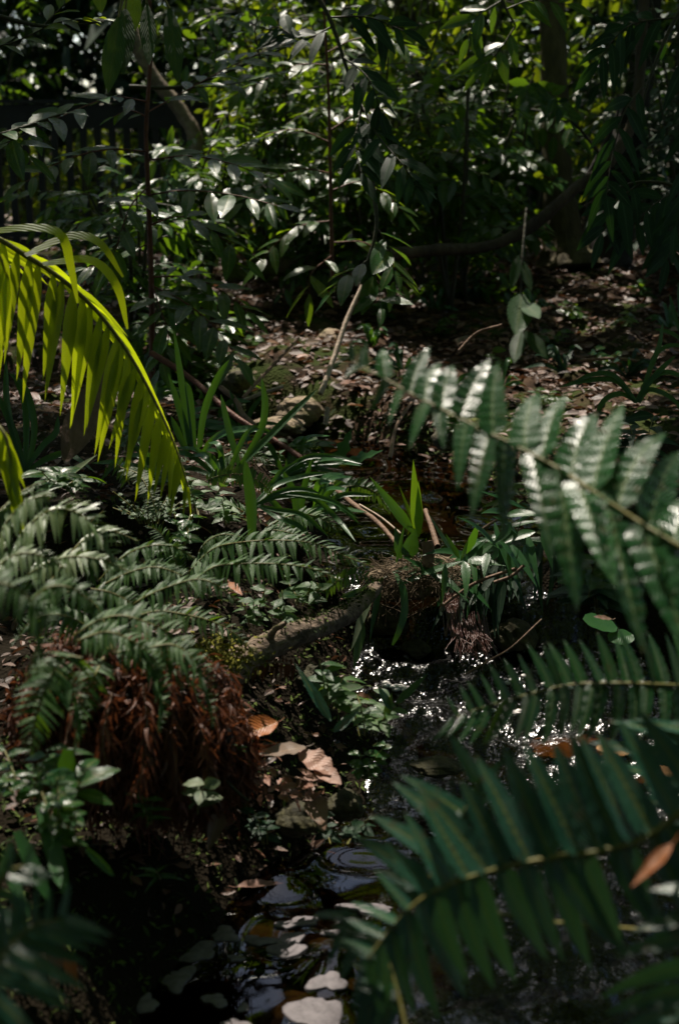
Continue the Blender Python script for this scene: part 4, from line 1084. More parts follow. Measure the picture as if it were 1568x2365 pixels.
frond('frond', rt, [(700, 1545, 3.55), (650, 1530, 3.5), (600, 1535, 3.45), (560, 1560, 3.4)], 14, [(0, 1, 0), (-.3, .8, 0)], [(-.1, -1, 0), (-.2, -1, 0)], [.02, .02, .01], [.04, .045, .03], .25, [M['dryfern'], M['twig']], 'pinna', 6, (.002, .001), (.1, .5, -1))

# ------------------------------------------------------------------ strap leaved plants in the middle
def strapplant(label, base, leaves, leafm='strap', wpx=17, name='strap_leaf_plant', cat='plant'):
    rt = root(name, label, cat, W(*base))
    for k, lf in enumerate(leaves):
        P = spline(wpts([(base[0] + (k % 3 - 1) * 4, base[1], base[2])] + lf), 18)
        n_ = 18
        T = nrm(np.gradient(P, axis=0))
        S_ = nrm(np.cross(T, V(.15 + .2 * (k % 3 - 1), .35, -1)[None]))
        N_ = nrm(np.cross(S_, T))
        t = np.linspace(0, 1, n_)
        w = .5 * wpx * base[2] / FPX * np.minimum(1, .6 + t) * (1.002 - t ** 7)
        X = np.stack([P + S_ * w[:, None] + N_ * (.3 * w)[:, None], P, P - S_ * w[:, None] + N_ * (.3 * w)[:, None]], 1).reshape(-1, 3)
        i = np.arange(n_ - 1) * 3
        q = np.vstack([np.stack([i, i + 1, i + 4, i + 3], -1), np.stack([i + 1, i + 2, i + 5, i + 4], -1)])
        uv = np.stack([np.repeat(t, 3), np.tile([0, .5, 1.], n_)], -1)
        mb = MB(); mb.add(X, q, uv, rng.uniform(.2, .9)); mb.build('leaf', M[leafm], rt)
    return rt


D5 = 4.9
strapplant('clump of upright dark strap leaves right of the palm frond', (452, 1085, D5),
           [[(430, 950, D5), (402, 760, D5)], [(425, 980, D5), (388, 860, D5)], [(470, 960, D5), (500, 880, D5), (530, 830, D5)], [(490, 1020, D5), (535, 997, D5 - .1)], [(440, 930, D5), (430, 880, D5)], [(420, 1020, D5), (395, 960, D5)], [(500, 1010, D5 - .1), (580, 990, D5 - .2), (640, 1005, D5 - .2)]])
strapplant('long dark strap leaf leaning right over the stream edge', (551, 1085, 4.6), [[(640, 990, 4.65), (734, 897, 4.7)], [(600, 1000, 4.6), (612, 940, 4.6), (604, 870, 4.6)], [(530, 1000, 4.6), (510, 910, 4.6)]], wpx=17)
strapplant('broad dark blade standing upright in front of the small fern', (587, 1255, 3.95), [[(580, 1160, 3.95), (566, 1060, 3.95)]], wpx=26)
strapplant('arching narrow grassy blades falling right towards the rapids', (590, 1168, 4.1),
           [[(640, 1150, 4.1), (720, 1150, 4.1), (780, 1200, 4.1), (822, 1252, 4.0)], [(640, 1178, 4.1), (700, 1190, 4.1), (760, 1240, 4.1)], [(650, 1140, 4.1), (760, 1155, 4.1), (830, 1200, 4.1)],
            [(640, 1120, 4.15), (700, 1100, 4.2), (760, 1092, 4.2)], [(650, 1135, 4.1), (700, 1130, 4.1), (740, 1140, 4.1)], [(640, 1195, 4.0), (690, 1215, 4.0), (730, 1260, 4.0)], [(620, 1130, 4.2), (650, 1090, 4.2), (690, 1065, 4.2)]], wpx=13)
strapplant('striped strap leaves bending level above the upper pool edge', (640, 1110, 4.5), [[(700, 1060, 4.5), (770, 1055, 4.5), (838, 1072, 4.45)], [(700, 1075, 4.5), (780, 1068, 4.5), (835, 1076, 4.4)], [(690, 1070, 4.5), (740, 1062, 4.5), (800, 1062, 4.4)]], wpx=13)
strapplant('thin dark grass at the left under the palm frond', (60, 1090, 4.2), [[(20, 950, 4.2), (15, 830, 4.2)], [(60, 940, 4.2), (30, 860, 4.2)], [(80, 990, 4.2), (60, 900, 4.2), (20, 860, 4.2)], [(100, 1030, 4.2), (130, 1000, 4.2), (135, 960, 4.2)], [(30, 990, 4.2), (-10, 900, 4.2)], [(110, 1060, 4.2), (160, 1050, 4.2), (220, 1090, 4.1)]], wpx=16)
strapplant('narrow dark grass blades on the right bank behind the sword fern', (1470, 930, 4.6), [[(1420, 880, 4.6), (1350, 880, 4.6), (1290, 895, 4.6)], [(1420, 870, 4.6), (1370, 865, 4.6), (1320, 885, 4.6)], [(1500, 850, 4.6), (1520, 800, 4.6), (1530, 740, 4.6)], [(1510, 870, 4.6), (1560, 820, 4.6)], [(1430, 910, 4.6), (1390, 930, 4.6), (1370, 990, 4.6)], [(1500, 900, 4.6), (1560, 930, 4.6), (1600, 1010, 4.5)], [(1500, 880, 4.6), (1540, 860, 4.6), (1600, 880, 4.6)]], wpx=13)
strapplant('grass tuft at the right edge above the fern', (1590, 800, 5.5), [[(1560, 740, 5.5), (1545, 680, 5.5)], [(1550, 770, 5.5), (1510, 760, 5.5)], [(1570, 720, 5.5), (1565, 650, 5.5)], [(1540, 800, 5.5), (1500, 830, 5.5)], [(1600, 740, 5.5), (1600, 660, 5.5)]], wpx=11)
rt = root('lobed_leaf_plant', 'dark plant with deeply lobed leaves at the upper pool edge', 'plant', W(790, 1085, 4.9))
for a, bq, w in (((775, 1080, 4.9), (812, 990, 4.9), 34), ((800, 1068, 4.9), (885, 1040, 4.8), 26), ((770, 1080, 4.9), (737, 1035, 4.9), 22), ((780, 1090, 4.85), (795, 1150, 4.7), 40)):
    mb = MB(); A_ = W(*a); B2 = W(*bq); L_ = np.linalg.norm(B2 - A_)
    mb.leaves(A_[None], (B2 - A_)[None], V(0, .5, -1)[None], L_, w * 4.9 / FPX, 'lance', 16, 0, .15, .35, 3.5, .05, 0); mb.build('leaf', M['strap'], rt)

# bright sprout on the root mat
rt = root('lily_sprout', 'bright green sprout of pointed leaves growing on the root mat', 'plant', W(960, 1255, 4.1))
for a, bq, w, mt in (((962, 1240, 4.1), (954, 1061, 4.08), 27, 'lime'), ((966, 1240, 4.08), (966, 1110, 4.06), 22, 'lime'), ((958, 1235, 4.1), (853, 1100, 4.05), 27, 'strap'), ((956, 1215, 4.1), (921, 1120, 4.12), 10, 'lime'),
                     ((925, 1290, 4.05), (912, 1215, 4.05), 24, 'strap'), ((915, 1300, 4.0), (935, 1205, 4.0), 10, 'strap'), ((940, 1290, 4.05), (960, 1220, 4.05), 40, 'strap'), ((975, 1300, 4.05), (985, 1240, 4.05), 12, 'lime'), ((1060, 1290, 4.05), (1028, 1232, 4.05), 14, 'strap')):
    mb = MB(); pleaf(mb, a, bq, w, (.15, .2, -1), 'lance', 10, fold=.25); mb.build('leaf', M[mt], rt)

softfern('dark green fern spreading behind the crisp fern, below the strap clump', [([(600, 1230, 4.2), (660, 1195, 4.2), (720, 1190, 4.2), (790, 1225, 4.2)], .07), ([(590, 1220, 4.3), (560, 1180, 4.3), (510, 1165, 4.3), (460, 1190, 4.3)], .06, [(-.2, .9, .5), (-.5, .6, .3)], [(-.3, -.8, -.5), (-.6, -.7, -.3)]), ([(600, 1230, 4.1), (640, 1225, 4.1), (690, 1240, 4.1), (730, 1280, 4.1)], .06)], (600, 1240, 4.2), 18)
softfern('small fern under the strap leaf clump at the water edge', [([(480, 1080, 4.7), (530, 1050, 4.7), (590, 1050, 4.7), (640, 1080, 4.7)], .06), ([(470, 1090, 4.7), (430, 1070, 4.7), (390, 1085, 4.7)], .05, [(-.2, .9, .5), (-.5, .6, .3)], [(-.3, -.8, -.5), (-.6, -.7, -.3)])], (475, 1095, 4.7), 16)
softfern('olive fern with drooping tips hanging in front of the rusty mound', [([(330, 1500, 2.55), (400, 1490, 2.55), (450, 1530, 2.55), (480, 1610, 2.55), (490, 1680, 2.55)], .05), ([(320, 1500, 2.5), (350, 1540, 2.5), (370, 1610, 2.5), (365, 1690, 2.5)], .045), ([(60, 1560, 2.4), (110, 1540, 2.4), (160, 1580, 2.4), (180, 1660, 2.4), (170, 1740, 2.4)], .045)], (325, 1510, 2.55), 18)
strapplant('bunch of green strap leaves left of the rapids behind the crisp fern', (690, 1230, 4.3), [[(680, 1150, 4.3), (650, 1080, 4.3)], [(700, 1140, 4.3), (720, 1060, 4.3)], [(740, 1160, 4.3), (790, 1110, 4.3)], [(640, 1170, 4.3), (600, 1130, 4.3)], [(720, 1180, 4.25), (780, 1170, 4.2), (830, 1210, 4.2)]], wpx=15)
strapplant('dark strap leaves at the water edge below the pale boulders', (560, 1010, 5.6), [[(550, 950, 5.6), (530, 900, 5.6)], [(580, 950, 5.6), (610, 910, 5.6)], [(530, 970, 5.6), (490, 950, 5.6)], [(600, 980, 5.6), (650, 980, 5.6)]], wpx=11)

for k, (px, py, d, tilt) in enumerate(((400, 1040, 5.3, .6), (520, 1120, 4.4, -.5), (660, 1100, 4.9, .7), (720, 1200, 4.4, .8), (360, 1130, 4.5, -.4), (480, 1000, 5.8, .3), (610, 1070, 5.2, -.8), (330, 960, 5.6, .5))):
    lab = ('arching strap leaves behind the palm tip', 'short strap leaves between the clump and the small dark fern', 'long arching blades at the upper pool edge beside the lobed leaves', 'blades arching right above the crisp fern tip', 'low strap leaves left of the silvery frond', 'thin strap leaves by the upstream water', 'strap leaves bending left in front of the upstream water', 'dim strap leaves under the middle of the palm frond')[k]
    lv = []
    for j in range(8):
        th = math.pi / 2 - tilt * rng.uniform(.2, 1.5) + rng.normal(0, .35); ln = rng.uniform(90, 190) * 4.8 / d
        lv.append([(px + math.cos(th) * ln * .5, py - math.sin(th) * ln * .62, d + rng.normal(0, .05)), (px + math.cos(th) * ln + tilt * 25, py - math.sin(th) * ln * .8 + 14, d + rng.normal(0, .1))])
    strapplant(lab, (px, py, d), lv, 'strap', 13)

# ------------------------------------------------------------------ dam: root mat, hanging leaves, log, roots
base = W(930, 1330, 4.12)
rt = root('root_mat', 'tangled brown root mat bridging the small waterfall', 'roots', base)
mb = MB()
v_, q_ = icos(W(925, 1345, 4.2), (.10, .09, .045), 3, .2, 3, (1, 1, 1)); mb.add(v_, q_)
v_, q_ = icos(W(1060, 1330, 4.3), (.16, .10, .06), 3, .2, 3, (1, 1, 1)); mb.add(v_, q_)
mb.build('core', M['rootmat'], rt)
mb = MB()
for k in range(340):
    p = W(rng.uniform(860, 1060), rng.uniform(1296, 1350), rng.uniform(4.02, 4.2))
    d = rng.normal(0, 1, 3) * np.array([1, .5, .5]); d /= np.linalg.norm(d)
    ln = rng.uniform(.03, .10)
    mb.tube(spline([p, p + d * ln * .5 + rng.normal(0, .008, 3), p + d * ln + np.array([0, 0, -.02]) + rng.normal(0, .012, 3)], 6), rng.uniform(.0006, .0016), 3)
for k in range(26):
    p = W(rng.uniform(870, 1000), rng.uniform(1330, 1350), 4.05)
    ln = rng.uniform(.04, .14)
    mb.tube(spline([p, p + np.array([rng.normal(0, .02), -.02, -ln * .5]), p + np.array([rng.normal(0, .04), -.02, -ln])], 8), rng.uniform(.0006, .0014), 3)
mb.build('fibres', M['rootmat'], rt)
mb = MB(); mb.tube(spline(wpts([(985, 1310, 4.05), (990, 1280, 4.05), (985, 1250, 4.05)]), 6), (.02, .016), 8, bump=.15); mb.build('stub', M['twig'], rt)

rt = root('epiphyte', 'pale green limp leaves hanging from the left end of the root mat', 'plant', W(862, 1345, 4.05))
for a, bq, w, mt in (((862, 1345, 4.05), (806, 1503, 3.95), 24, 'pale'), ((856, 1350, 4.05), (780, 1412, 4.0), 22, 'pale'), ((836, 1428, 4.0), (820, 1550, 3.95), 26, 'herb'), ((880, 1340, 4.05), (848, 1480, 4.0), 16, 'strap'), ((885, 1335, 4.05), (790, 1420, 4.02), 24, 'strap'),
                     ((870, 1350, 4.05), (830, 1430, 4.0), 12, 'pale'), ((845, 1360, 4.05), (785, 1385, 4.0), 18, 'strap')):
    mb = MB(); pleaf(mb, a, bq, w, (.2, .2, -1), 'lance', 10, fold=.2, bow=rng.normal(0, .06)); mb.build('leaf', M[mt], rt)
mb = MB(); P = spline(wpts([(913, 1325, 4.03), (930, 1360, 4.0), (934, 1410, 3.98), (922, 1455, 3.96), (906, 1490, 3.95)]), 16)
rt2 = root('hanging_leaf', 'single narrow green leaf hanging in front of the waterfall', 'leaf', P[0])
T = nrm(np.gradient(P, axis=0)); S_ = nrm(np.cross(T, V(.2, .1, -1)[None])); w = .5 * .022 * np.sin(np.linspace(.1, .97, 16) * math.pi) ** .6
X = np.stack([P + S_ * w[:, None], P - S_ * w[:, None]], 1).reshape(-1, 3); i = np.arange(15) * 2
mb.add(X, np.stack([i, i + 1, i + 3, i + 2], -1), np.stack([np.repeat(np.linspace(0, 1, 16), 2), np.tile([0., .4], 16)], -1)); mb.build('blade', M['strap'], rt2)

rt = root('tangled_vine', 'heap of dark strap leaves and vines right of the root mat', 'plant', W(1110, 1300, 4.15))
mb = MB()
for k in range(64):
    u = rng.uniform(0, 1)
    a = (1010 + 230 * u + rng.normal(0, 22), 1345 - 150 * u + rng.normal(0, 20), 4.1 + rng.uniform(-.12, .2))
    th = rng.choice([-2.3, -1.8, -1.2, 2.6, .7, -.4]) + rng.normal(0, .35)
    ln = rng.uniform(60, 130)
    bq = (a[0] + math.cos(th) * ln, a[1] - math.sin(th) * ln, a[2] - rng.uniform(0, .12))
    pleaf(mb, a, bq, rng.uniform(15, 26), (rng.normal(0, .4), .7, -.8), 'lance', 8, droop=rng.uniform(0, .35), bow=rng.normal(0, .12), fold=.2)
mb.build('leaf_heap', M['strap'], rt)
mb = MB()
for k in range(26):
    u = rng.uniform(0, 1)
    a = (1040 + 260 * u, 1340 - 110 * u, 4.15)
    mb_l = rng.uniform(80, 190)
    pleaf(mb, a, (a[0] + rng.normal(-10, 25), a[1] + mb_l, 4.05), rng.uniform(14, 24), (rng.normal(0, .3), .2, -1), 'lance', 8, bow=rng.normal(0, .1))
mb.build('hanging_leaves', M['dark'], rt)
mb = MB()
for pts in ([(1020, 1400, 4.0), (1060, 1370, 4.0), (1110, 1340, 4.0), (1200, 1310, 4.0)], [(1090, 1240, 4.2), (1150, 1200, 4.2), (1230, 1180, 4.2)], [(1140, 1345, 3.95), (1180, 1330, 3.95), (1210, 1305, 3.95)]):
    mb.tube(spline(wpts(pts), 12), .005, 5)
mb.build('vine', M['twig'], rt)

S = spline(wpts([(440, 1640, 3.4), (510, 1585, 3.42), (580, 1530, 3.5), (660, 1490, 3.58), (740, 1460, 3.7), (810, 1425, 3.85), (870, 1370, 4.0)]), 40) + np.array([0, -.02, .025])
mb = MB(); mb.tube(S, (.052, .050, .038, .033, .031, .026, .018), 18, 0, bump=.10)
for k in range(22):
    j = rng.integers(5, 33)
    q0 = rng.uniform(.2, 2.2)
    mb.tube(S[j - 5:j + 6] + np.array([0, -math.cos(q0) * .029, math.sin(q0) * .029 - .003]), [.001, rng.uniform(.003, .008), .001], 6, 0, bump=.2)
mb.tube(spline([S[16], S[16] + np.array([.02, -.02, .05]), S[16] + np.array([.05, -.03, .075])], 6), (.014, .009, .006), 7, 0, bump=.2)
mb.tube(spline([S[26], S[26] + np.array([-.02, -.02, .04])], 5), (.012, .008), 7, 0, bump=.2)
k0 = np.clip(rng.normal(28, 6, 700), 12, 39).astype(int); q0 = rng.normal(1.5, .7, 700)
rl = np.interp(k0 / 39, np.linspace(0, 1, 7), (.052, .050, .038, .033, .031, .026, .018))
PL = S[k0] + np.stack([rng.normal(0, .008, 700), -np.cos(q0) * rl, np.sin(q0) * rl], -1)
mb.leaves(PL, nrm(rng.normal(0, 1, (700, 3)) + [0, 0, .6]), nrm(rng.normal(0, 1, (700, 3))), rng.uniform(.008, .016, 700), .006, 'ellip', 2, .1, .2, mat=1)
tag(mb.build('root_log', [M['logwood'], M['greenmoss']], base=S[0]), 'weathered mossy root log slanting up from the left bank to the waterfall', 'log')
# moss cushion at the foot of the log
c = W(480, 1525, 3.3)
mb = MB()
n_ = 1600
P = c + rng.normal(0, 1, (n_, 3)) * np.array([.055, .05, .018])
mb.leaves(P, nrm(rng.normal(0, 1, (n_, 3)) + [0, 0, .8]), nrm(rng.normal(0, 1, (n_, 3))), .014, .006, 'ellip', 2, 0, .1)
tag(mb.build('moss_cushion', M['moss'], base=c), 'bright yellow moss cushion at the left foot of the log', 'moss')

rt = root('red_roots', 'bundle of wet reddish roots hanging into the rapids under the root mat', 'roots', W(1040, 1370, 4.05))
mb = MB()
for k in range(20):
    x = rng.uniform(1025, 1058)
    mb.tube(spline(wpts([(x, 1370, 4.05), (x + rng.normal(4, 4), 1410, 4.02), (x + rng.normal(8, 6), 1470, 3.98)]), 8), rng.uniform(.002, .0045), 5)
mb.build('thick_strand', M['redroot'], rt)
mb = MB()
for k in range(60):
    x = rng.uniform(1045, 1130)
    mb.tube(spline(wpts([(x - 8, 1425 + rng.normal(0, 12), 4.0), (x, 1465, 3.96), (x + rng.normal(10, 14), 1510 + rng.normal(0, 14), 3.92)]), 8), rng.uniform(.0008, .002), 3)
mb.build('fine_strand', M['redroot'], rt)

# ------------------------------------------------------------------ rusty fern mound
c = W(340, 1700, 2.75)
rt = root('rusty_mound', 'mound of rusty dead fern fibres on the left bank', 'dead fern', c)
LUMPS = [(W(*q[0]), np.array(q[1])) for q in (((190, 1570, 2.85), (.10, .10, .08)), ((300, 1590, 2.85), (.11, .11, .09)), ((400, 1680, 2.9), (.11, .10, .11)), ((290, 1700, 2.85), (.10, .10, .10)),
                                           ((350, 1770, 2.9), (.09, .08, .08)), ((490, 1720, 2.98), (.08, .07, .09)), ((140, 1640, 2.85), (.08, .08, .07)), ((220, 1760, 2.85), (.09, .08, .08)), ((430, 1790, 2.98), (.09, .07, .07)), ((450, 1620, 3.0), (.08, .1, .08)))]
mb = MB()
for lc, lr in LUMPS:
    v_, q_ = icos(lc, lr * .93, 3, .2, 2.5, (1, 1, 1)); mb.add(v_, q_)
mb.build('stump', M['darkbark'], rt)
n_ = 16000
th = rng.uniform(0, 6.28, n_); ph = rng.uniform(-1.1, 1.5, n_)
dirn = np.stack([np.cos(th) * np.cos(ph), -np.abs(np.sin(th)) * np.cos(ph), np.sin(ph)], -1)
wl = rng.integers(0, len(LUMPS), n_)
P = np.array([l[0] for l in LUMPS])[wl] + dirn * np.array([l[1] for l in LUMPS])[wl] * (1.04 + np.abs(rng.normal(0, .16, (n_, 1))))
mb = MB(); mb.leaves(P, nrm(rng.normal(0, .7, (n_, 3)) + np.array([0, -.3, -.8])), nrm(dirn + rng.normal(0, .5, (n_, 3))), rng.uniform(.008, .045, n_) , rng.uniform(.003, .009, n_), 'ellip', 4, .3, .4, ripple=.1, curl=rng.normal(0, .5, n_))
mb.build('dead_leaflets', M['dryfern'], rt)
mb = MB()
for k in range(420):
    j = rng.integers(0, n_)
    p = P[j]
    mb.tube(spline([p, p + np.array([rng.normal(0, .012), -.008, -.04]), p + np.array([rng.normal(0, .02), -.005, -rng.uniform(.06, .13)])], 6), rng.uniform(.0008, .0016), 3)
mb.build('fibres', M['rust'], rt)

DM = [M['dryfern'], M['twig']]
for f in ([(200, 1560, 2.7), (170, 1640, 2.68), (150, 1740, 2.66), (160, 1820, 2.66)], [(330, 1580, 2.7), (340, 1670, 2.68), (330, 1770, 2.67), (300, 1850, 2.67)], [(430, 1620, 2.8), (470, 1700, 2.78), (480, 1790, 2.78), (470, 1850, 2.78)], [(260, 1600, 2.7), (240, 1700, 2.66), (250, 1800, 2.65)], [(400, 1600, 2.78), (400, 1720, 2.75), (420, 1830, 2.75)]):
    frond('dead_frond', rt, f, 22, [(-.6, -.6, 0), (-.4, -.9, 0)], [(.6, -.6, 0), (.4, -.9, 0)], [.03, .04, .04, .02], [.03, .04, .04, .02], .22, DM, 'pinna', 6, (.002, .001), (.1, .5, -1), start=.05, droop=.5, curlA=.4, curlB=-.4, jit=.35, fold=.5)

# ------------------------------------------------------------------ big fallen leaves
def fallen(label, a, bq, wpx, matn, N=(0, .8, -.6), prof='ellip', fold=.45, ripple=.06, droop=0.0, bow=0.0):
    mb = MB(); pleaf(mb, a, bq, wpx, N, prof, 12, droop, bow, 0, fold, ripple, rnd=rng.uniform(.2, .9))
    A_, B2 = W(*a), W(*bq)
    mb.tube(spline([A_, A_ - (B2 - A_) * .1, A_ - (B2 - A_) * .2 + np.array([0, 0, .004])], 5), .0012, 4, 0)
    return tag(mb.build('fallen_leaf', M[matn], base=A_), label, 'leaf', 'large fallen leaves on the left bank')


fallen('glossy orange fallen leaf standing on edge at the right of the rusty mound', (640, 1668, 3.05), (548, 1704, 3.0), 60, 'orange', (.15, .75, -.75), fold=.55)
fallen('grey brown fallen leaf lying flat in front of the orange leaf', (705, 1725, 3.05), (598, 1745, 2.98), 58, 'greyleaf', (0, 1, -.45), fold=.25)
fallen('pinkish wrinkled leaf right of the grey brown leaf', (690, 1735, 3.05), (772, 1790, 3.0), 62, 'pinkleaf', (.2, .8, -.7), fold=.3, ripple=.12)
fallen('pink leaf folded under the wrinkled pink leaf, point to the right', (725, 1775, 3.02), (788, 1812, 2.98), 46, 'pinkleaf', (.1, .8, -.7))
fallen('tan heart shaped leaf with a pointed tip hanging over the mossy bank', (725, 1845, 3.0), (748, 1922, 2.95), 60, 'fallen', (.1, .6, -.9), 'heart', .15)
fallen('brown leaf hanging down the shaded bank', (510, 1870, 2.95), (480, 1968, 2.9), 42, 'fallen', (.2, .3, -1), 'lance')
fallen('narrow brown leaf leaning behind the hanging brown leaf', (520, 1845, 2.97), (500, 1900, 2.95), 28, 'orange', (.2, .3, -1), 'lance')
fallen('curled brown leaf at the water edge under the mossy bank', (550, 2048, 3.05), (655, 2040, 3.1), 30, 'pinkleaf', (0, 1, -.5), 'lance', .5)
fallen('brown leaf resting on the lower right fern', (1550, 1950, 1.62), (1455, 2050, 1.6), 34, 'orange', (-.3, .5, -.8), 'lance', .4)
fallen('reddish rolled leaf on the lower left bank', (92, 2150, 2.3), (150, 2140, 2.3), 34, 'orange', (0, .7, -.7), 'ellip', .7)
fallen('upright orange brown leaf by the water at the lower left', (155, 2200, 2.25), (178, 2290, 2.25), 30, 'orange', (.2, .2, -1), 'lance', .5)
fallen('brown leaf in shade behind the lower left bank leaves', (120, 2150, 2.35), (140, 2240, 2.35), 50, 'fallen', (.2, .4, -1), 'ellip', .3)
fallen('small red brown leaf lying below the root log', (820, 1600, 3.7), (870, 1625, 3.65), 20, 'orange', (0, .9, -.6), 'lance', .5)
fallen('reddish leaf tucked under the crisp fern', (530, 1345, 3.35), (560, 1375, 3.3), 22, 'orange', (0, .8, -.7), 'lance', .3)
rt = root('dead_leaf_cluster', 'cluster of curled dry leaves under the wrinkled pink leaf', 'leaf cluster', W(660, 1820, 3.0))
for k in range(30):
    a = (rng.uniform(600, 735), rng.uniform(1790, 1850), 3.0 + rng.normal(0, .02))
    th = rng.uniform(0, 6.28); ln = rng.uniform(22, 46)
    mb = MB(); pleaf(mb, a, (a[0] + math.cos(th) * ln, a[1] + math.sin(th) * ln * .6, a[2] + rng.normal(0, .015)), rng.uniform(14, 24), (rng.normal(0, .5), .8, -.7), 'ellip', 8, 0, rng.normal(0, .3), 0, .8, .15)
    mb.build('curled_leaf', M[rng.choice(['pinkleaf', 'fallen', 'pinkleaf'])], rt)
mb = MB(); mb.tube(spline(wpts([(650, 1790, 3.0), (700, 1800, 2.98), (750, 1825, 2.98)]), 8), .0015, 4); mb.build('stalk', M['twig'], rt)

# ------------------------------------------------------------------ herbs
def herb(label, px, py, d, n, Lp, wpx, leafm, hgt=60, prof='ellip', spread=60, group=None, name='herb', N=None):
    b0 = W(px, py, d)
    rt = root(name, label, 'plant', b0, group)
    st = MB(); lf = MB()
    ns = 1 if n < 21 else n // 7
    for s in range(ns):
        tx = px + rng.uniform(-spread, spread); ty = py - hgt * rng.uniform(.5, 1.1)
        S = spline(wpts([(px + (tx - px) * .3, py, d), ((px + tx) / 2, (py + ty) / 2, d + rng.normal(0, .03)), (tx, ty, d + rng.normal(0, .05))]), 10)
        st.tube(S, .0016, 4)
        m_ = n // ns
        for k in range(m_):
            p = S[int((.3 + .7 * k / max(1, m_ - 1)) * 9)]
            az = k * 2.2 + rng.normal(0, .4)
            D = np.array([math.cos(az), math.sin(az) * .8, rng.uniform(-.1, .5)])
            L_ = Lp * d / FPX * rng.uniform(.7, 1.15)
            lf.leaves(p[None], D[None], nrm(np.array([0, -.5, 1.0]) + rng.normal(0, .3, 3))[None], L_, L_ * wpx / Lp, prof, 5, .3, .2, .03, 3, .04)
    st.build('stem', M['greenstem'], rt); lf.build('foliage', M[leafm], rt)
    return rt


herb('low herb with bright pointed leaves under the strap leaf clump', 470, 1190, 3.95, 30, 45, 20, 'herb', 90, 'lance', 60)
herb('herb with yellowish veined leaves left of the upright dark blade', 525, 1215, 3.85, 20, 46, 22, 'herb', 60, 'lance', 40)
herb('small herb with star shaped leaves above the root log', 585, 1450, 3.6, 26, 40, 22, 'herb', 90, 'lance', 35)
herb('fresh green herb with toothed leaves beside the star leaved herb', 660, 1450, 3.65, 22, 40, 22, 'herb', 80, 'lance', 40)
herb('dusty green herb with narrow leaflets on the mossy bank above the fallen leaves', 760, 1640, 3.2, 30, 60, 22, 'herb', 110, 'ellip', 70)
herb('grey green leafy herb at the rapids edge, centre', 850, 1700, 3.25, 40, 50, 20, 'herb', 100, 'ellip', 70)
herb('round leaved dark herb below the grey green herb', 830, 1800, 3.15, 34, 36, 24, 'glossy', 80, 'ellip', 60)
herb('dark creeping herb hanging over the black bank', 780, 1950, 3.05, 30, 34, 22, 'dark', 70, 'ellip', 90)
herb('tiny narrow leaved sprig in the dark by the pool', 375, 2030, 2.7, 8, 60, 10, 'glossy', 30, 'blade', 25)
herb('star leaved weed on the shaded bank below the rusty mound', 350, 1905, 2.75, 26, 50, 13, 'glossy', 60, 'blade', 60)
herb('weed with three broad grey green leaves in front of the mound', 450, 1880, 2.75, 8, 60, 38, 'pale', 90, 'ellip', 40)
herb('clump of rounded leaves at the lower left edge', 140, 1960, 2.3, 36, 52, 26, 'glossy', 160, 'ellip', 130)
herb('dark leafy clump behind the rounded leaves at the left', 60, 1860, 2.5, 40, 62, 26, 'glossy', 130, 'lance', 120)
herb('broad leaved weed left of the rusty mound', 170, 1850, 2.45, 12, 100, 40, 'glossy', 80, 'ellip', 50)
herb('maidenhair like herb of tiny leaves under the palm tip', 350, 1210, 3.7, 120, 14, 11, 'herb', 70, 'ellip', 90)
herb('small blue green herb on the slope left of the palm tip', 285, 1050, 4.2, 40, 26, 18, 'herb', 100, 'ellip', 80)
herb('low dark leaves between palm and white glaring fern', 130, 1130, 3.4, 40, 70, 22, 'glossy', 60, 'lance', 110)
herb('dark leafy plant at the right bank under the big fern', 1390, 1420, 3.3, 22, 110, 40, 'dark', 160, 'lance', 100)
herb('oval leaved climber right of the big fern leaflets', 1350, 1380, 3.0, 12, 80, 40, 'glossy', 120, 'ellip', 30)
herb('tiny plants at the foot of the far bank', 1060, 1010, 5.4, 40, 26, 15, 'glossy', 60, 'ellip', 70)
herb('bright weeds at the upper pool edge on the right', 1170, 1180, 4.4, 24, 60, 16, 'bright', 70, 'lance', 80)
herb('dark weeds on the right bank below the grass', 1480, 1080, 4.4, 40, 70, 26, 'dark', 120, 'lance', 120)
for k, (px, py, d) in enumerate(((900, 740, 7.4), (1020, 780, 7.0), (1130, 860, 6.4), (1250, 800, 7.0), (1320, 740, 7.6), (1420, 760, 7.4), (1500, 700, 8.2), (560, 800, 7.6), (440, 930, 6.2), (1380, 850, 6.2), (1260, 940, 5.6))):
    p = ground_hit(px, py)
    dd = (p - EYE) @ CF
    herb(['seedling on the leaf covered bank below the drooping dark twig', 'low seedling on the bank centre right', 'small green weed near the far bank foot', 'weed beside the hanging sprig on the bank', 'little shrub seedling below the dark trunk', 'weed patch below the black stem', 'weed at the right side of the litter slope', 'weeds at the left of the sunlit bank', 'weeds behind the strap leaf clump', 'dark weed in front of the litter slope on the right', 'dark weed just behind the big fern tip'][k],
         px, py, dd, 22, 34, 16, ['glossy', 'shrub', 'bright'][k % 3], 50, 'ellip', 60, 'weeds on the far bank', 'weed')

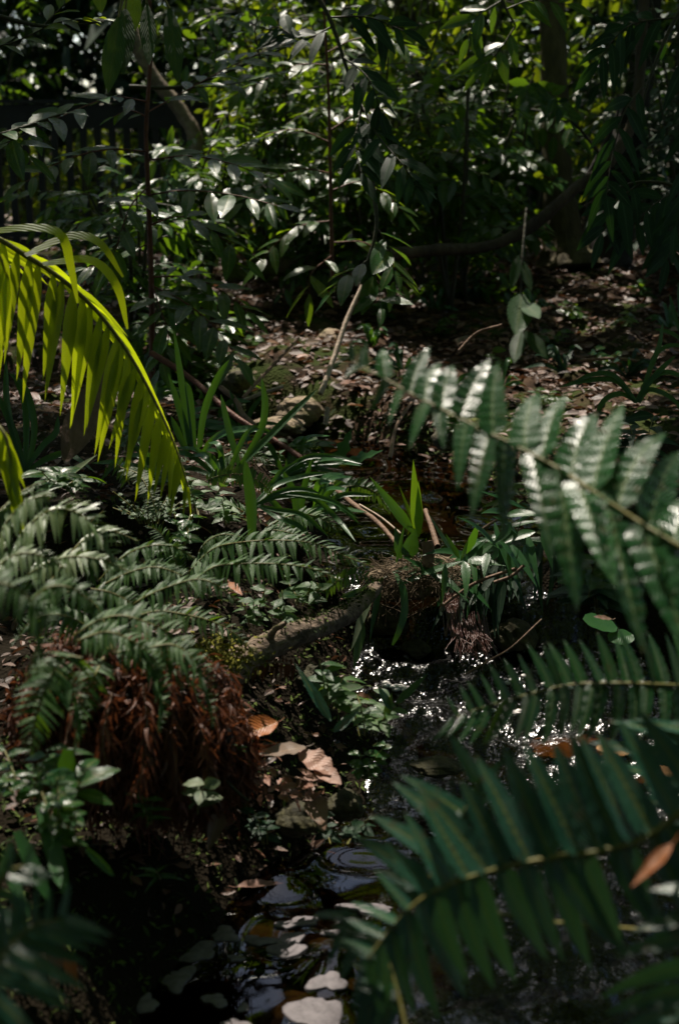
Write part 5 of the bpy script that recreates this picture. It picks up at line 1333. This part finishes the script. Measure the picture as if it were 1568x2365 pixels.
for k, (px, py) in enumerate(((860, 800), (930, 860), (1000, 720), (1090, 700), (1160, 900), (1300, 860), (1230, 720), (1450, 870), (1540, 760), (1040, 900))):
    p = ground_hit(px, py); dd = (p - EYE) @ CF
    lab = ('tuft of narrow leaves on the bank right of the standing pale stick', 'tuft of narrow leaves at the foot of the far bank', 'dark tuft on the litter below the mossy log', 'dark tuft under the leaning branch', 'tuft behind the tip of the big sword fern', 'tuft of dark blades behind the big sword fern', 'dark tuft on the litter left of the trunk foot', 'tuft of blades on the slope at the right', 'dark tuft near the right edge of the litter slope', 'dark tuft at the bank foot left of the big sword fern')[k]
    lv = []
    for j in range(9):
        th = rng.uniform(.15, 3.0); ln = rng.uniform(50, 110) * 6 / dd
        lv.append([(px + math.cos(th) * ln * .5, py - math.sin(th) * ln * .7, dd + rng.normal(0, .05)), (px + math.cos(th) * ln, py - math.sin(th) * ln * .75 + 10, dd + rng.normal(0, .1))])
    strapplant(lab, (px, py, dd), lv, ['strap', 'dark'][k % 2], 10, 'grass_tuft', 'grass')

for lb_, px, py, d, n_h, m_ in (('herb filling the gap between crisp fern and log', 700, 1400, 3.75, 30, 'herb'), ('herb beneath the feathery fern, left of centre', 420, 1260, 3.6, 30, 'glossy'), ('herb at the roots of the glaring fern', 310, 1340, 3.1, 30, 'herb'),
                                ('dark herb between the strap clump and the palm tip', 400, 1130, 4.3, 34, 'glossy'),
                                ('herb at the upper pool edge under the striped strap leaves', 740, 1160, 4.5, 34, 'herb'), ('small herb by the upstream water left of the reddish stick', 690, 1090, 4.9, 34, 'herb'), ('dark weeds in front of the orange fallen leaf', 560, 1780, 2.95, 24, 'glossy'), ('weeds under the hanging brown leaf', 620, 1950, 3.0, 26, 'dark')):
    herb(lb_, px, py, d, n_h, 40, 18, m_, 70, 'lance', 55)

# lower left blades
rt = root('broad_blade_plant', 'broad blue green blades leaning at the lower left', 'plant', W(150, 2080, 2.25))
for a, bq, w in (((95, 1860, 2.3), (158, 2082, 2.2), 42), ((40, 1920, 2.25), (120, 2090, 2.2), 34), ((158, 1730, 2.4), (150, 1830, 2.4), 40), ((200, 1960, 2.3), (265, 2025, 2.3), 18), ((10, 1990, 2.2), (70, 2120, 2.15), 26), ((120, 1960, 2.25), (140, 2050, 2.2), 30)):
    mb = MB(); pleaf(mb, a, bq, w, (.2, .4, -1), 'strap', 8); mb.build('leaf', M['strap'], rt)
rt = root('dark_fern', 'dark out of focus fern in the lower left corner', 'fern', W(-60, 2400, 1.7))
frond('frond', rt, [(-80, 2420, 1.6), (-20, 2250, 1.6), (60, 2150, 1.6), (150, 2120, 1.6)], 12, [(-.4, 1, 0), (.2, 1, 0)], [(.8, -.7, 0), (.9, -.2, 0)], [.06, .07, .04], [.09, .10, .06], .22, TM, 'pinna', 9, (.003, .001), (.1, .5, -1))
frond('frond', rt, [(-80, 2300, 1.65), (-10, 2060, 1.65), (30, 2010, 1.65), (60, 2000, 1.65)], 10, [(-.4, 1, 0), (.2, 1, 0)], [(.8, -.4, 0), (.9, -.2, 0)], [.06, .07, .04], [.06, .06, .04], .22, TM, 'pinna', 9, (.003, .001), (.1, .5, -1))
# blue green long leaves in the centre herbs
rt = root('spear_leaf_plant', 'plant with long blue green spear leaves in front of the mossy stones', 'plant', W(760, 1680, 3.1))
for a, bq, w in (((765, 1665, 3.1), (680, 1530, 3.15), 26), ((760, 1660, 3.1), (720, 1590, 3.1), 24), ((905, 1640, 3.2), (870, 1580, 3.2), 22), ((915, 1625, 3.2), (988, 1555, 3.2), 20), ((890, 1660, 3.2), (905, 1600, 3.2), 20), ((770, 1690, 3.1), (830, 1640, 3.1), 22)):
    mb = MB(); pleaf(mb, a, bq, w, (.1, .5, -1), 'lance', 8); mb.build('leaf', M['tealfern' if w > 21 else 'herb'], rt)
# round leaf on the right bank
rt = root('pennywort', 'round dark leaf with a brown scrap on it at the right bank', 'plant', W(1400, 1470, 3.7))
mb = MB(); pleaf(mb, (1425, 1450, 3.7), (1345, 1430, 3.68), 62, (0, .9, -.6), 'round', 10, fold=.1); mb.build('round_leaf', M['strap'], rt)
mb = MB(); pleaf(mb, (1460, 1465, 3.7), (1405, 1480, 3.66), 50, (0, .8, -.7), 'round', 10, fold=.1); mb.build('round_leaf', M['strap'], rt)
mb = MB(); mb.tube(spline(wpts([(1425, 1450, 3.7), (1430, 1480, 3.72), (1425, 1520, 3.74)]), 6), .002, 5); mb.build('stalk', M['greenstem'], rt)
fallen('brown leaf scrap lying on the round green leaf', (1412, 1430, 3.665), (1370, 1424, 3.66), 17, 'fallen', (0, .9, -.6), 'ellip', .2)

# ------------------------------------------------------------------ sticks and stems
def stick(label, pts, r, matn, name='fallen_stick', cat='stick', sides=7):
    P = spline(wpts(pts), 16)
    mb = MB(); mb.tube(P, r, sides, 0, bump=.1)
    return tag(mb.build(name, M[matn], base=P[0]), label, cat, 'sticks by the stream')


stick('pale bare stick standing on the sunlit bank', [(740, 910, 6.2), (770, 830, 6.3), (800, 740, 6.4), (835, 660, 6.5)], (.012, .013, .008), 'paletwig')
stick('short pale stick below the tall pale stick', [(752, 980, 6.0), (756, 940, 6.0)], (.011, .010), 'paletwig')
stick('thin pale stick lying level on the bank behind the strap leaves', [(535, 937, 5.8), (600, 910, 5.8), (655, 893, 5.8)], (.008, .008), 'paletwig')
stick('thin stick slanting up across the sunlit stones', [(560, 920, 5.9), (620, 855, 6.1), (690, 780, 6.3)], (.008, .007), 'twig')
stick('grey brown bent stick at the water edge behind the strap clump', [(510, 895, 5.7), (545, 925, 5.6), (560, 955, 5.5), (590, 985, 5.4)], (.012, .010), 'twig')
stick('long dark stem slanting through the strap leaves', [(350, 815, 5.3), (450, 880, 5.2), (540, 960, 5.0), (640, 1020, 4.9), (700, 1060, 4.8)], (.012, .009), 'redstem')
stick('reddish brown stick crossing the upper pool towards the root mat', [(750, 1110, 4.7), (810, 1160, 4.55), (870, 1205, 4.4), (920, 1260, 4.25)], (.010, .007), 'twig')
stick('pale split twig beside the reddish stick', [(830, 1165, 4.5), (880, 1195, 4.4), (925, 1232, 4.3)], (.003, .003), 'paletwig')
stick('grey stump twig right of the lily sprout', [(982, 1178, 4.3), (995, 1215, 4.2), (1010, 1262, 4.1)], (.007, .009), 'twig')
stick('thin bent twig on the far bank above the fern tip', [(900, 1060, 5.0), (915, 985, 5.2), (950, 930, 5.4)], (.008, .006), 'twig')
stick('arched dry twig left of the hanging sprig', [(1060, 810, 5.6), (1100, 770, 5.6), (1160, 750, 5.5)], (.007, .006), 'twig')
stick('curved reed tip by the litter slope', [(1340, 832, 6.4), (1420, 828, 6.4), (1480, 835, 6.4)], (.007, .007), 'twig')
stick('dark twig beside the rusty mound', [(500, 1780, 2.9), (550, 1830, 2.9), (575, 1850, 2.9)], (.003, .003), 'dkstem')
stick('thin grey twig crossing in front of the rapids', [(1070, 1560, 3.7), (1130, 1525, 3.7), (1180, 1495, 3.7), (1250, 1430, 3.75)], (.003, .002), 'twig')
rt = root('dead_palm_sheath', 'brown dead palm sheath leaning under the palm frond', 'dead leaf', W(150, 1060, 3.9))
mb = MB(); pleaf(mb, (150, 1065, 3.9), (250, 830, 4.1), 78, (.3, .2, -1), 'lance', 10, fold=.35); mb.build('blade', M['spathe'], rt)
rt = root('grey_dead_leaf', 'long grey dead leaf pointing up right near the small silvery fern', 'dead leaf', W(130, 1120, 3.6))
mb = MB(); pleaf(mb, (130, 1120, 3.6), (225, 1050, 3.6), 26, (0, .8, -.7), 'lance', 8, fold=.3); mb.build('blade', M['pale'], rt)

# ------------------------------------------------------------------ stones
def stone(label, px, py, d, rpx, matn='rock', squash=(1, 1, .7), sub=3):
    c = W(px, py, d); r = rpx * d / FPX
    v_, q_ = icos(c, (r, r, r), sub, .16, 2.4, squash)
    mb = MB(); mb.add(v_, q_)
    return tag(mb.build('stone', M[matn], base=c - np.array([0, 0, r * .6])), label, 'stone', 'stones along the stream')


stone('mossy lumpy stone under the root log', 735, 1565, 3.68, 40, 'wetrock', sub=4)
stone('small mossy stone right of the lumpy stone', 790, 1590, 3.66, 28, 'wetrock')
stone('mossy stone on the left bank above the black overhang', 690, 1890, 3.1, 50, 'wetrock')
stone('mossy bank stone at the foot of the grey green herb', 800, 1860, 3.2, 45, 'wetrock')
stone('dark wet stone in the waterfall', 960, 1500, 4.15, 32, 'wetrock')
stone('dark stone beneath the root mat', 900, 1430, 4.2, 50, 'wetrock')
stone('dark stone at the right of the waterfall', 1190, 1465, 4.15, 50, 'wetrock')
stone('pale sunlit boulder in the far bank', 700, 850, 7.0, 46, 'palerock', sub=4)
stone('pale stone left of the sunlit boulder', 620, 870, 6.9, 48, 'palerock')
stone('mossy stone at the left foot of the sunlit bank', 545, 880, 6.6, 40, 'rock')
stone('pale stone at the foot of the standing stick', 690, 950, 6.5, 50, 'palerock')
stone('flat pale stone at the far water edge', 640, 985, 6.2, 50, 'palerock', (1.3, 1, .4))
stone('flat grey stone in the upstream water', 540, 1030, 5.9, 60, 'palerock', (1.4, 1, .35))
stone('pale stone high on the sunlit bank', 770, 790, 7.3, 40, 'palerock')
stone('dark stone on the right bank edge', 1060, 1000, 5.6, 60)
stone('brown stone in the sunlit rapids', 1330, 1730, 3.74, 75, 'orangerock', (1.4, 1, .2))
stone('brown wet stone at the right of the rapids', 1500, 1790, 3.58, 55, 'orangerock', (1.3, 1, .2))
stone('dark dome stone splitting the rapids', 1010, 1770, 3.46, 45, 'wetrock', (1.2, 1, .35))
for k, (px, py, rp_) in enumerate(((420, 2120, 55), (620, 2160, 60), (520, 2260, 50), (760, 2190, 45), (300, 2300, 50), (660, 2320, 55), (250, 2160, 60), (860, 2280, 50))):
    p = EYE + (CF + CR * (px - 784.0) / FPX + CU * (1182.5 - py) / FPX) * 1.0
    s = (1.6 + .06) / -(p - EYE)[2]
    stone(['submerged stone near the curled brown leaf', 'yellowish submerged stone in the middle of the lower pool', 'submerged stone in the shadowed pool', 'submerged stone near the tip of the dark fern', 'submerged stone at the lower left of the pool', 'submerged stone at the bottom edge of the pool', 'submerged stone by the left pool bank', 'submerged stone under the dark fern'][k], px, py, s, rp_, 'wetrock', (1.2, 1, .3), 2)

# moss and leaf skin on the near banks
mb = MB()
n_ = 9000
X = rng.uniform(-1.0, .25, n_); Y = rng.uniform(1.8, 4.1, n_)
xl = np.interp(Y, YS, XL)
ok = (X < xl + .02) & (X > xl - .9)
X, Y = X[ok], Y[ok]
Z = ground_h(X, Y)
P = np.stack([X, Y, Z + .004], -1)
mb.leaves(P, nrm(rng.normal(0, 1, (len(P), 3)) + [0, -.3, .6]), nrm(rng.normal(0, .5, (len(P), 3)) + [0, 0, 1]), rng.uniform(.012, .03, len(P)), rng.uniform(.005, .011, len(P)), 'ellip', 2, .2, .2)
X = rng.uniform(-1.2, .9, 16000); Y = rng.uniform(4.6, 7.3, 16000)
sd_ = np.maximum(np.interp(Y, YS, XL) - X, X - np.interp(Y, YS, XR))
ok = (sd_ > -.16) & (sd_ < .22) & (vnoise(X, Y, 5, 41) > .3)
X, Y = X[ok], Y[ok]
P = np.stack([X, Y, ground_h(X, Y) + rng.uniform(.0, .02, len(X))], -1)
mb.leaves(P, nrm(rng.normal(0, 1, (len(P), 3)) + [0, -.6, .2]), nrm(rng.normal(0, .7, (len(P), 3)) + [0, -.6, .8]), rng.uniform(.015, .05, len(P)), rng.uniform(.006, .02, len(P)), 'ellip', 3, .3, .2, mat=(0))
tag(mb.build('bank_moss', M['greenmoss']), 'green moss and tiny leaves covering the stream banks', 'moss', kind='stuff')

# ------------------------------------------------------------------ leaf litter
mb = MB()
n_ = 22000
X = rng.uniform(-2.2, 3.4, n_); Y = rng.uniform(5.3, 11.2, n_)
xl = np.interp(Y, YS, XL); xr = np.interp(Y, YS, XR)
ok = ((X > xr + .02) | (X < xl - .05)) | (Y > 7.4)
X, Y = X[ok], Y[ok]
P = np.stack([X, Y, ground_h(X, Y) + rng.uniform(.004, .02, len(X))], -1)
az = rng.uniform(0, 6.28, len(X)); ln = rng.uniform(.02, .05, len(X)) * rng.uniform(.8, 1.9, len(X))
mb.leaves(P, np.stack([np.cos(az), np.sin(az), rng.normal(.05, .2, len(X))], -1), nrm(rng.normal(0, .35, (len(X), 3)) + [0, -.1, 1]), ln, ln * rng.uniform(.35, .55, len(X)), 'ellip', 4, .1, .35, ripple=.06)
n2 = 2600
X = rng.uniform(-1.3, .0, n2); Y = rng.uniform(2.5, 5.4, n2)
ok = X < np.interp(Y, YS, XL) - .02
X, Y = X[ok], Y[ok]
P = np.stack([X, Y, ground_h(X, Y) + rng.uniform(.004, .02, len(X))], -1)
az = rng.uniform(0, 6.28, len(X)); ln = rng.uniform(.015, .045, len(X))
mb.leaves(P, np.stack([np.cos(az), np.sin(az), rng.normal(.05, .3, len(X))], -1), nrm(rng.normal(0, .5, (len(X), 3)) + [0, -.1, 1]), ln, ln * rng.uniform(.35, .55, len(X)), 'ellip', 4, .1, .35, ripple=.06)
tag(mb.build('leaf_litter', M['litter']), 'brown leaf litter covering the banks', 'leaf litter', kind='stuff')
for k in range(70):
    px = rng.uniform(560, 1560); py = rng.uniform(640, 980)
    if px < 900 and py < 760: py += 90
    if px > 1000 and py > 840: py -= 160
    p = ground_hit(px, py)
    az = rng.uniform(0, 6.28); ln = rng.uniform(.07, .11)
    mb = MB(); mb.leaves((p + [0, 0, .02])[None], np.array([[math.cos(az), math.sin(az), rng.normal(.15, .2)]]), nrm(np.array([0, -.3, 1]) + rng.normal(0, .3, 3))[None], ln, ln * .5, 'ellip', 7, .1, .4, .03, 3, .06)
    pos = 'on the sunlit stony bank' if px < 860 else ('on the litter slope below the trunks' if px > 1150 else 'on the shaded litter bank in the centre')
    tag(mb.build('dry_leaf', M[['fallen', 'greyleaf', 'pinkleaf'][k % 3]], base=p), ['mottled brown', 'grey brown', 'pinkish'][k % 3] + ' dry leaf lying ' + pos, 'leaf', ['mottled brown', 'grey brown', 'pinkish'][k % 3] + ' dry leaves ' + pos)

REFL = [('long pale painted sky reflection at the left edge of the pool', 435, 2200, 62, 22), ('pale painted sky reflection below the curled brown leaf', 520, 2160, 34, 14), ('broad pale painted sky reflection in the middle of the pool', 665, 2185, 48, 22),
      ('narrow pale painted sky reflection left of the broad one', 600, 2172, 34, 11), ('small painted reflection dot under the broad sky reflection', 545, 2215, 16, 7), ('pale painted reflection streak near the mossy bank', 690, 2132, 44, 13), ('bluish painted reflection streak at the far side of the pool', 850, 2095, 62, 12),
      ('painted sky reflection right of the broad one under the fern tip', 810, 2172, 46, 14), ('hook shaped painted sky reflection at the left of the pool', 412, 2262, 34, 24), ('painted sky reflection below the hook shaped one', 330, 2320, 40, 16),
      ('small oval painted sky reflection in mid pool', 497, 2308, 30, 11), ('tiny round painted sky reflection right of the small oval one', 563, 2322, 14, 7), ('round painted sky reflection at the bottom of the pool', 540, 2364, 32, 15), ('oval painted sky reflection at the right of the pool', 757, 2270, 38, 18),
      ('large painted sky reflection at the bottom right of the pool', 735, 2338, 58, 40), ('painted sky reflection at the bottom edge, left of centre', 480, 2400, 50, 16)]
def rest_z(x, y):
    return float(water_z(np.array([x]), np.array([y]))[0])
for lb_, px, py, a_, b_ in REFL:  # flat discs whose grey colour stands in for sky reflections
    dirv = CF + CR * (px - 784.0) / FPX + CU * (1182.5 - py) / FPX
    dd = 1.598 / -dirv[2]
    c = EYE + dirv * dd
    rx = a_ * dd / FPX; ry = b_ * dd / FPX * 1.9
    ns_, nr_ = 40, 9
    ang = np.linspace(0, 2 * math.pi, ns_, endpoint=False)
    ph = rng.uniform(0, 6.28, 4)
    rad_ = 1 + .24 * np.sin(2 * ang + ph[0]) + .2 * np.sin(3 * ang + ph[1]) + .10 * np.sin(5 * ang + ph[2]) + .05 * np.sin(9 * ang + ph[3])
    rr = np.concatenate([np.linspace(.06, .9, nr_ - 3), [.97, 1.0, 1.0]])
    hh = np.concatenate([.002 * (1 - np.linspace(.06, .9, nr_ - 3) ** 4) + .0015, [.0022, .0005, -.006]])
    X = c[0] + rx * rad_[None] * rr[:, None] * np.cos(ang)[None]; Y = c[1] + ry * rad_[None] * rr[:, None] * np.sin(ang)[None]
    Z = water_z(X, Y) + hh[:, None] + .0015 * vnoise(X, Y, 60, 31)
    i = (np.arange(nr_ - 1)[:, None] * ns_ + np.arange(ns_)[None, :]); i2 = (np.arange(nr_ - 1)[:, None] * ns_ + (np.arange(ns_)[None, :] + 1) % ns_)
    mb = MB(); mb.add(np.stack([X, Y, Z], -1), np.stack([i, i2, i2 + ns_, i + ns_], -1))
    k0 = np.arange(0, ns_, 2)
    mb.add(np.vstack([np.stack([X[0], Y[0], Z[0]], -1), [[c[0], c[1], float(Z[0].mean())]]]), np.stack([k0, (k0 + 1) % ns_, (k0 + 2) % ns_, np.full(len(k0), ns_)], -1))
    tag(mb.build('painted_reflection', M['skypatch'], base=c), lb_, 'foam patch', 'painted sky reflections on the lower pool')  # these 'foam patch' discs stand in for sky reflections

# foam at the foot of the fall
mb = MB()
for k in range(46):
    px, py, d = rng.choice([0, 1, 2], p=[.5, .25, .25]), 0, 0
    if px == 0: a = (rng.normal(915, 22), rng.normal(1562, 8), 3.98)
    elif px == 1: a = (rng.normal(1260, 40), rng.normal(1440, 8), 3.95)
    else: a = (rng.normal(1190, 30), rng.normal(1530, 8), 3.85)
    c = W(*a); c[2] = float(water_z(np.array([c[0]]), np.array([c[1]]))[0]) + .002
    v_, q_ = icos(c, (.012, .010, .006), 1, .1, 2, (1, 1, 1)); mb.add(v_, q_)
tag(mb.build('foam', M['foam']), 'grey white foam at the foot of the small fall', 'foam', kind='stuff')

for o in list(bpy.data.objects):
    if '_w' in o: del o['_w']
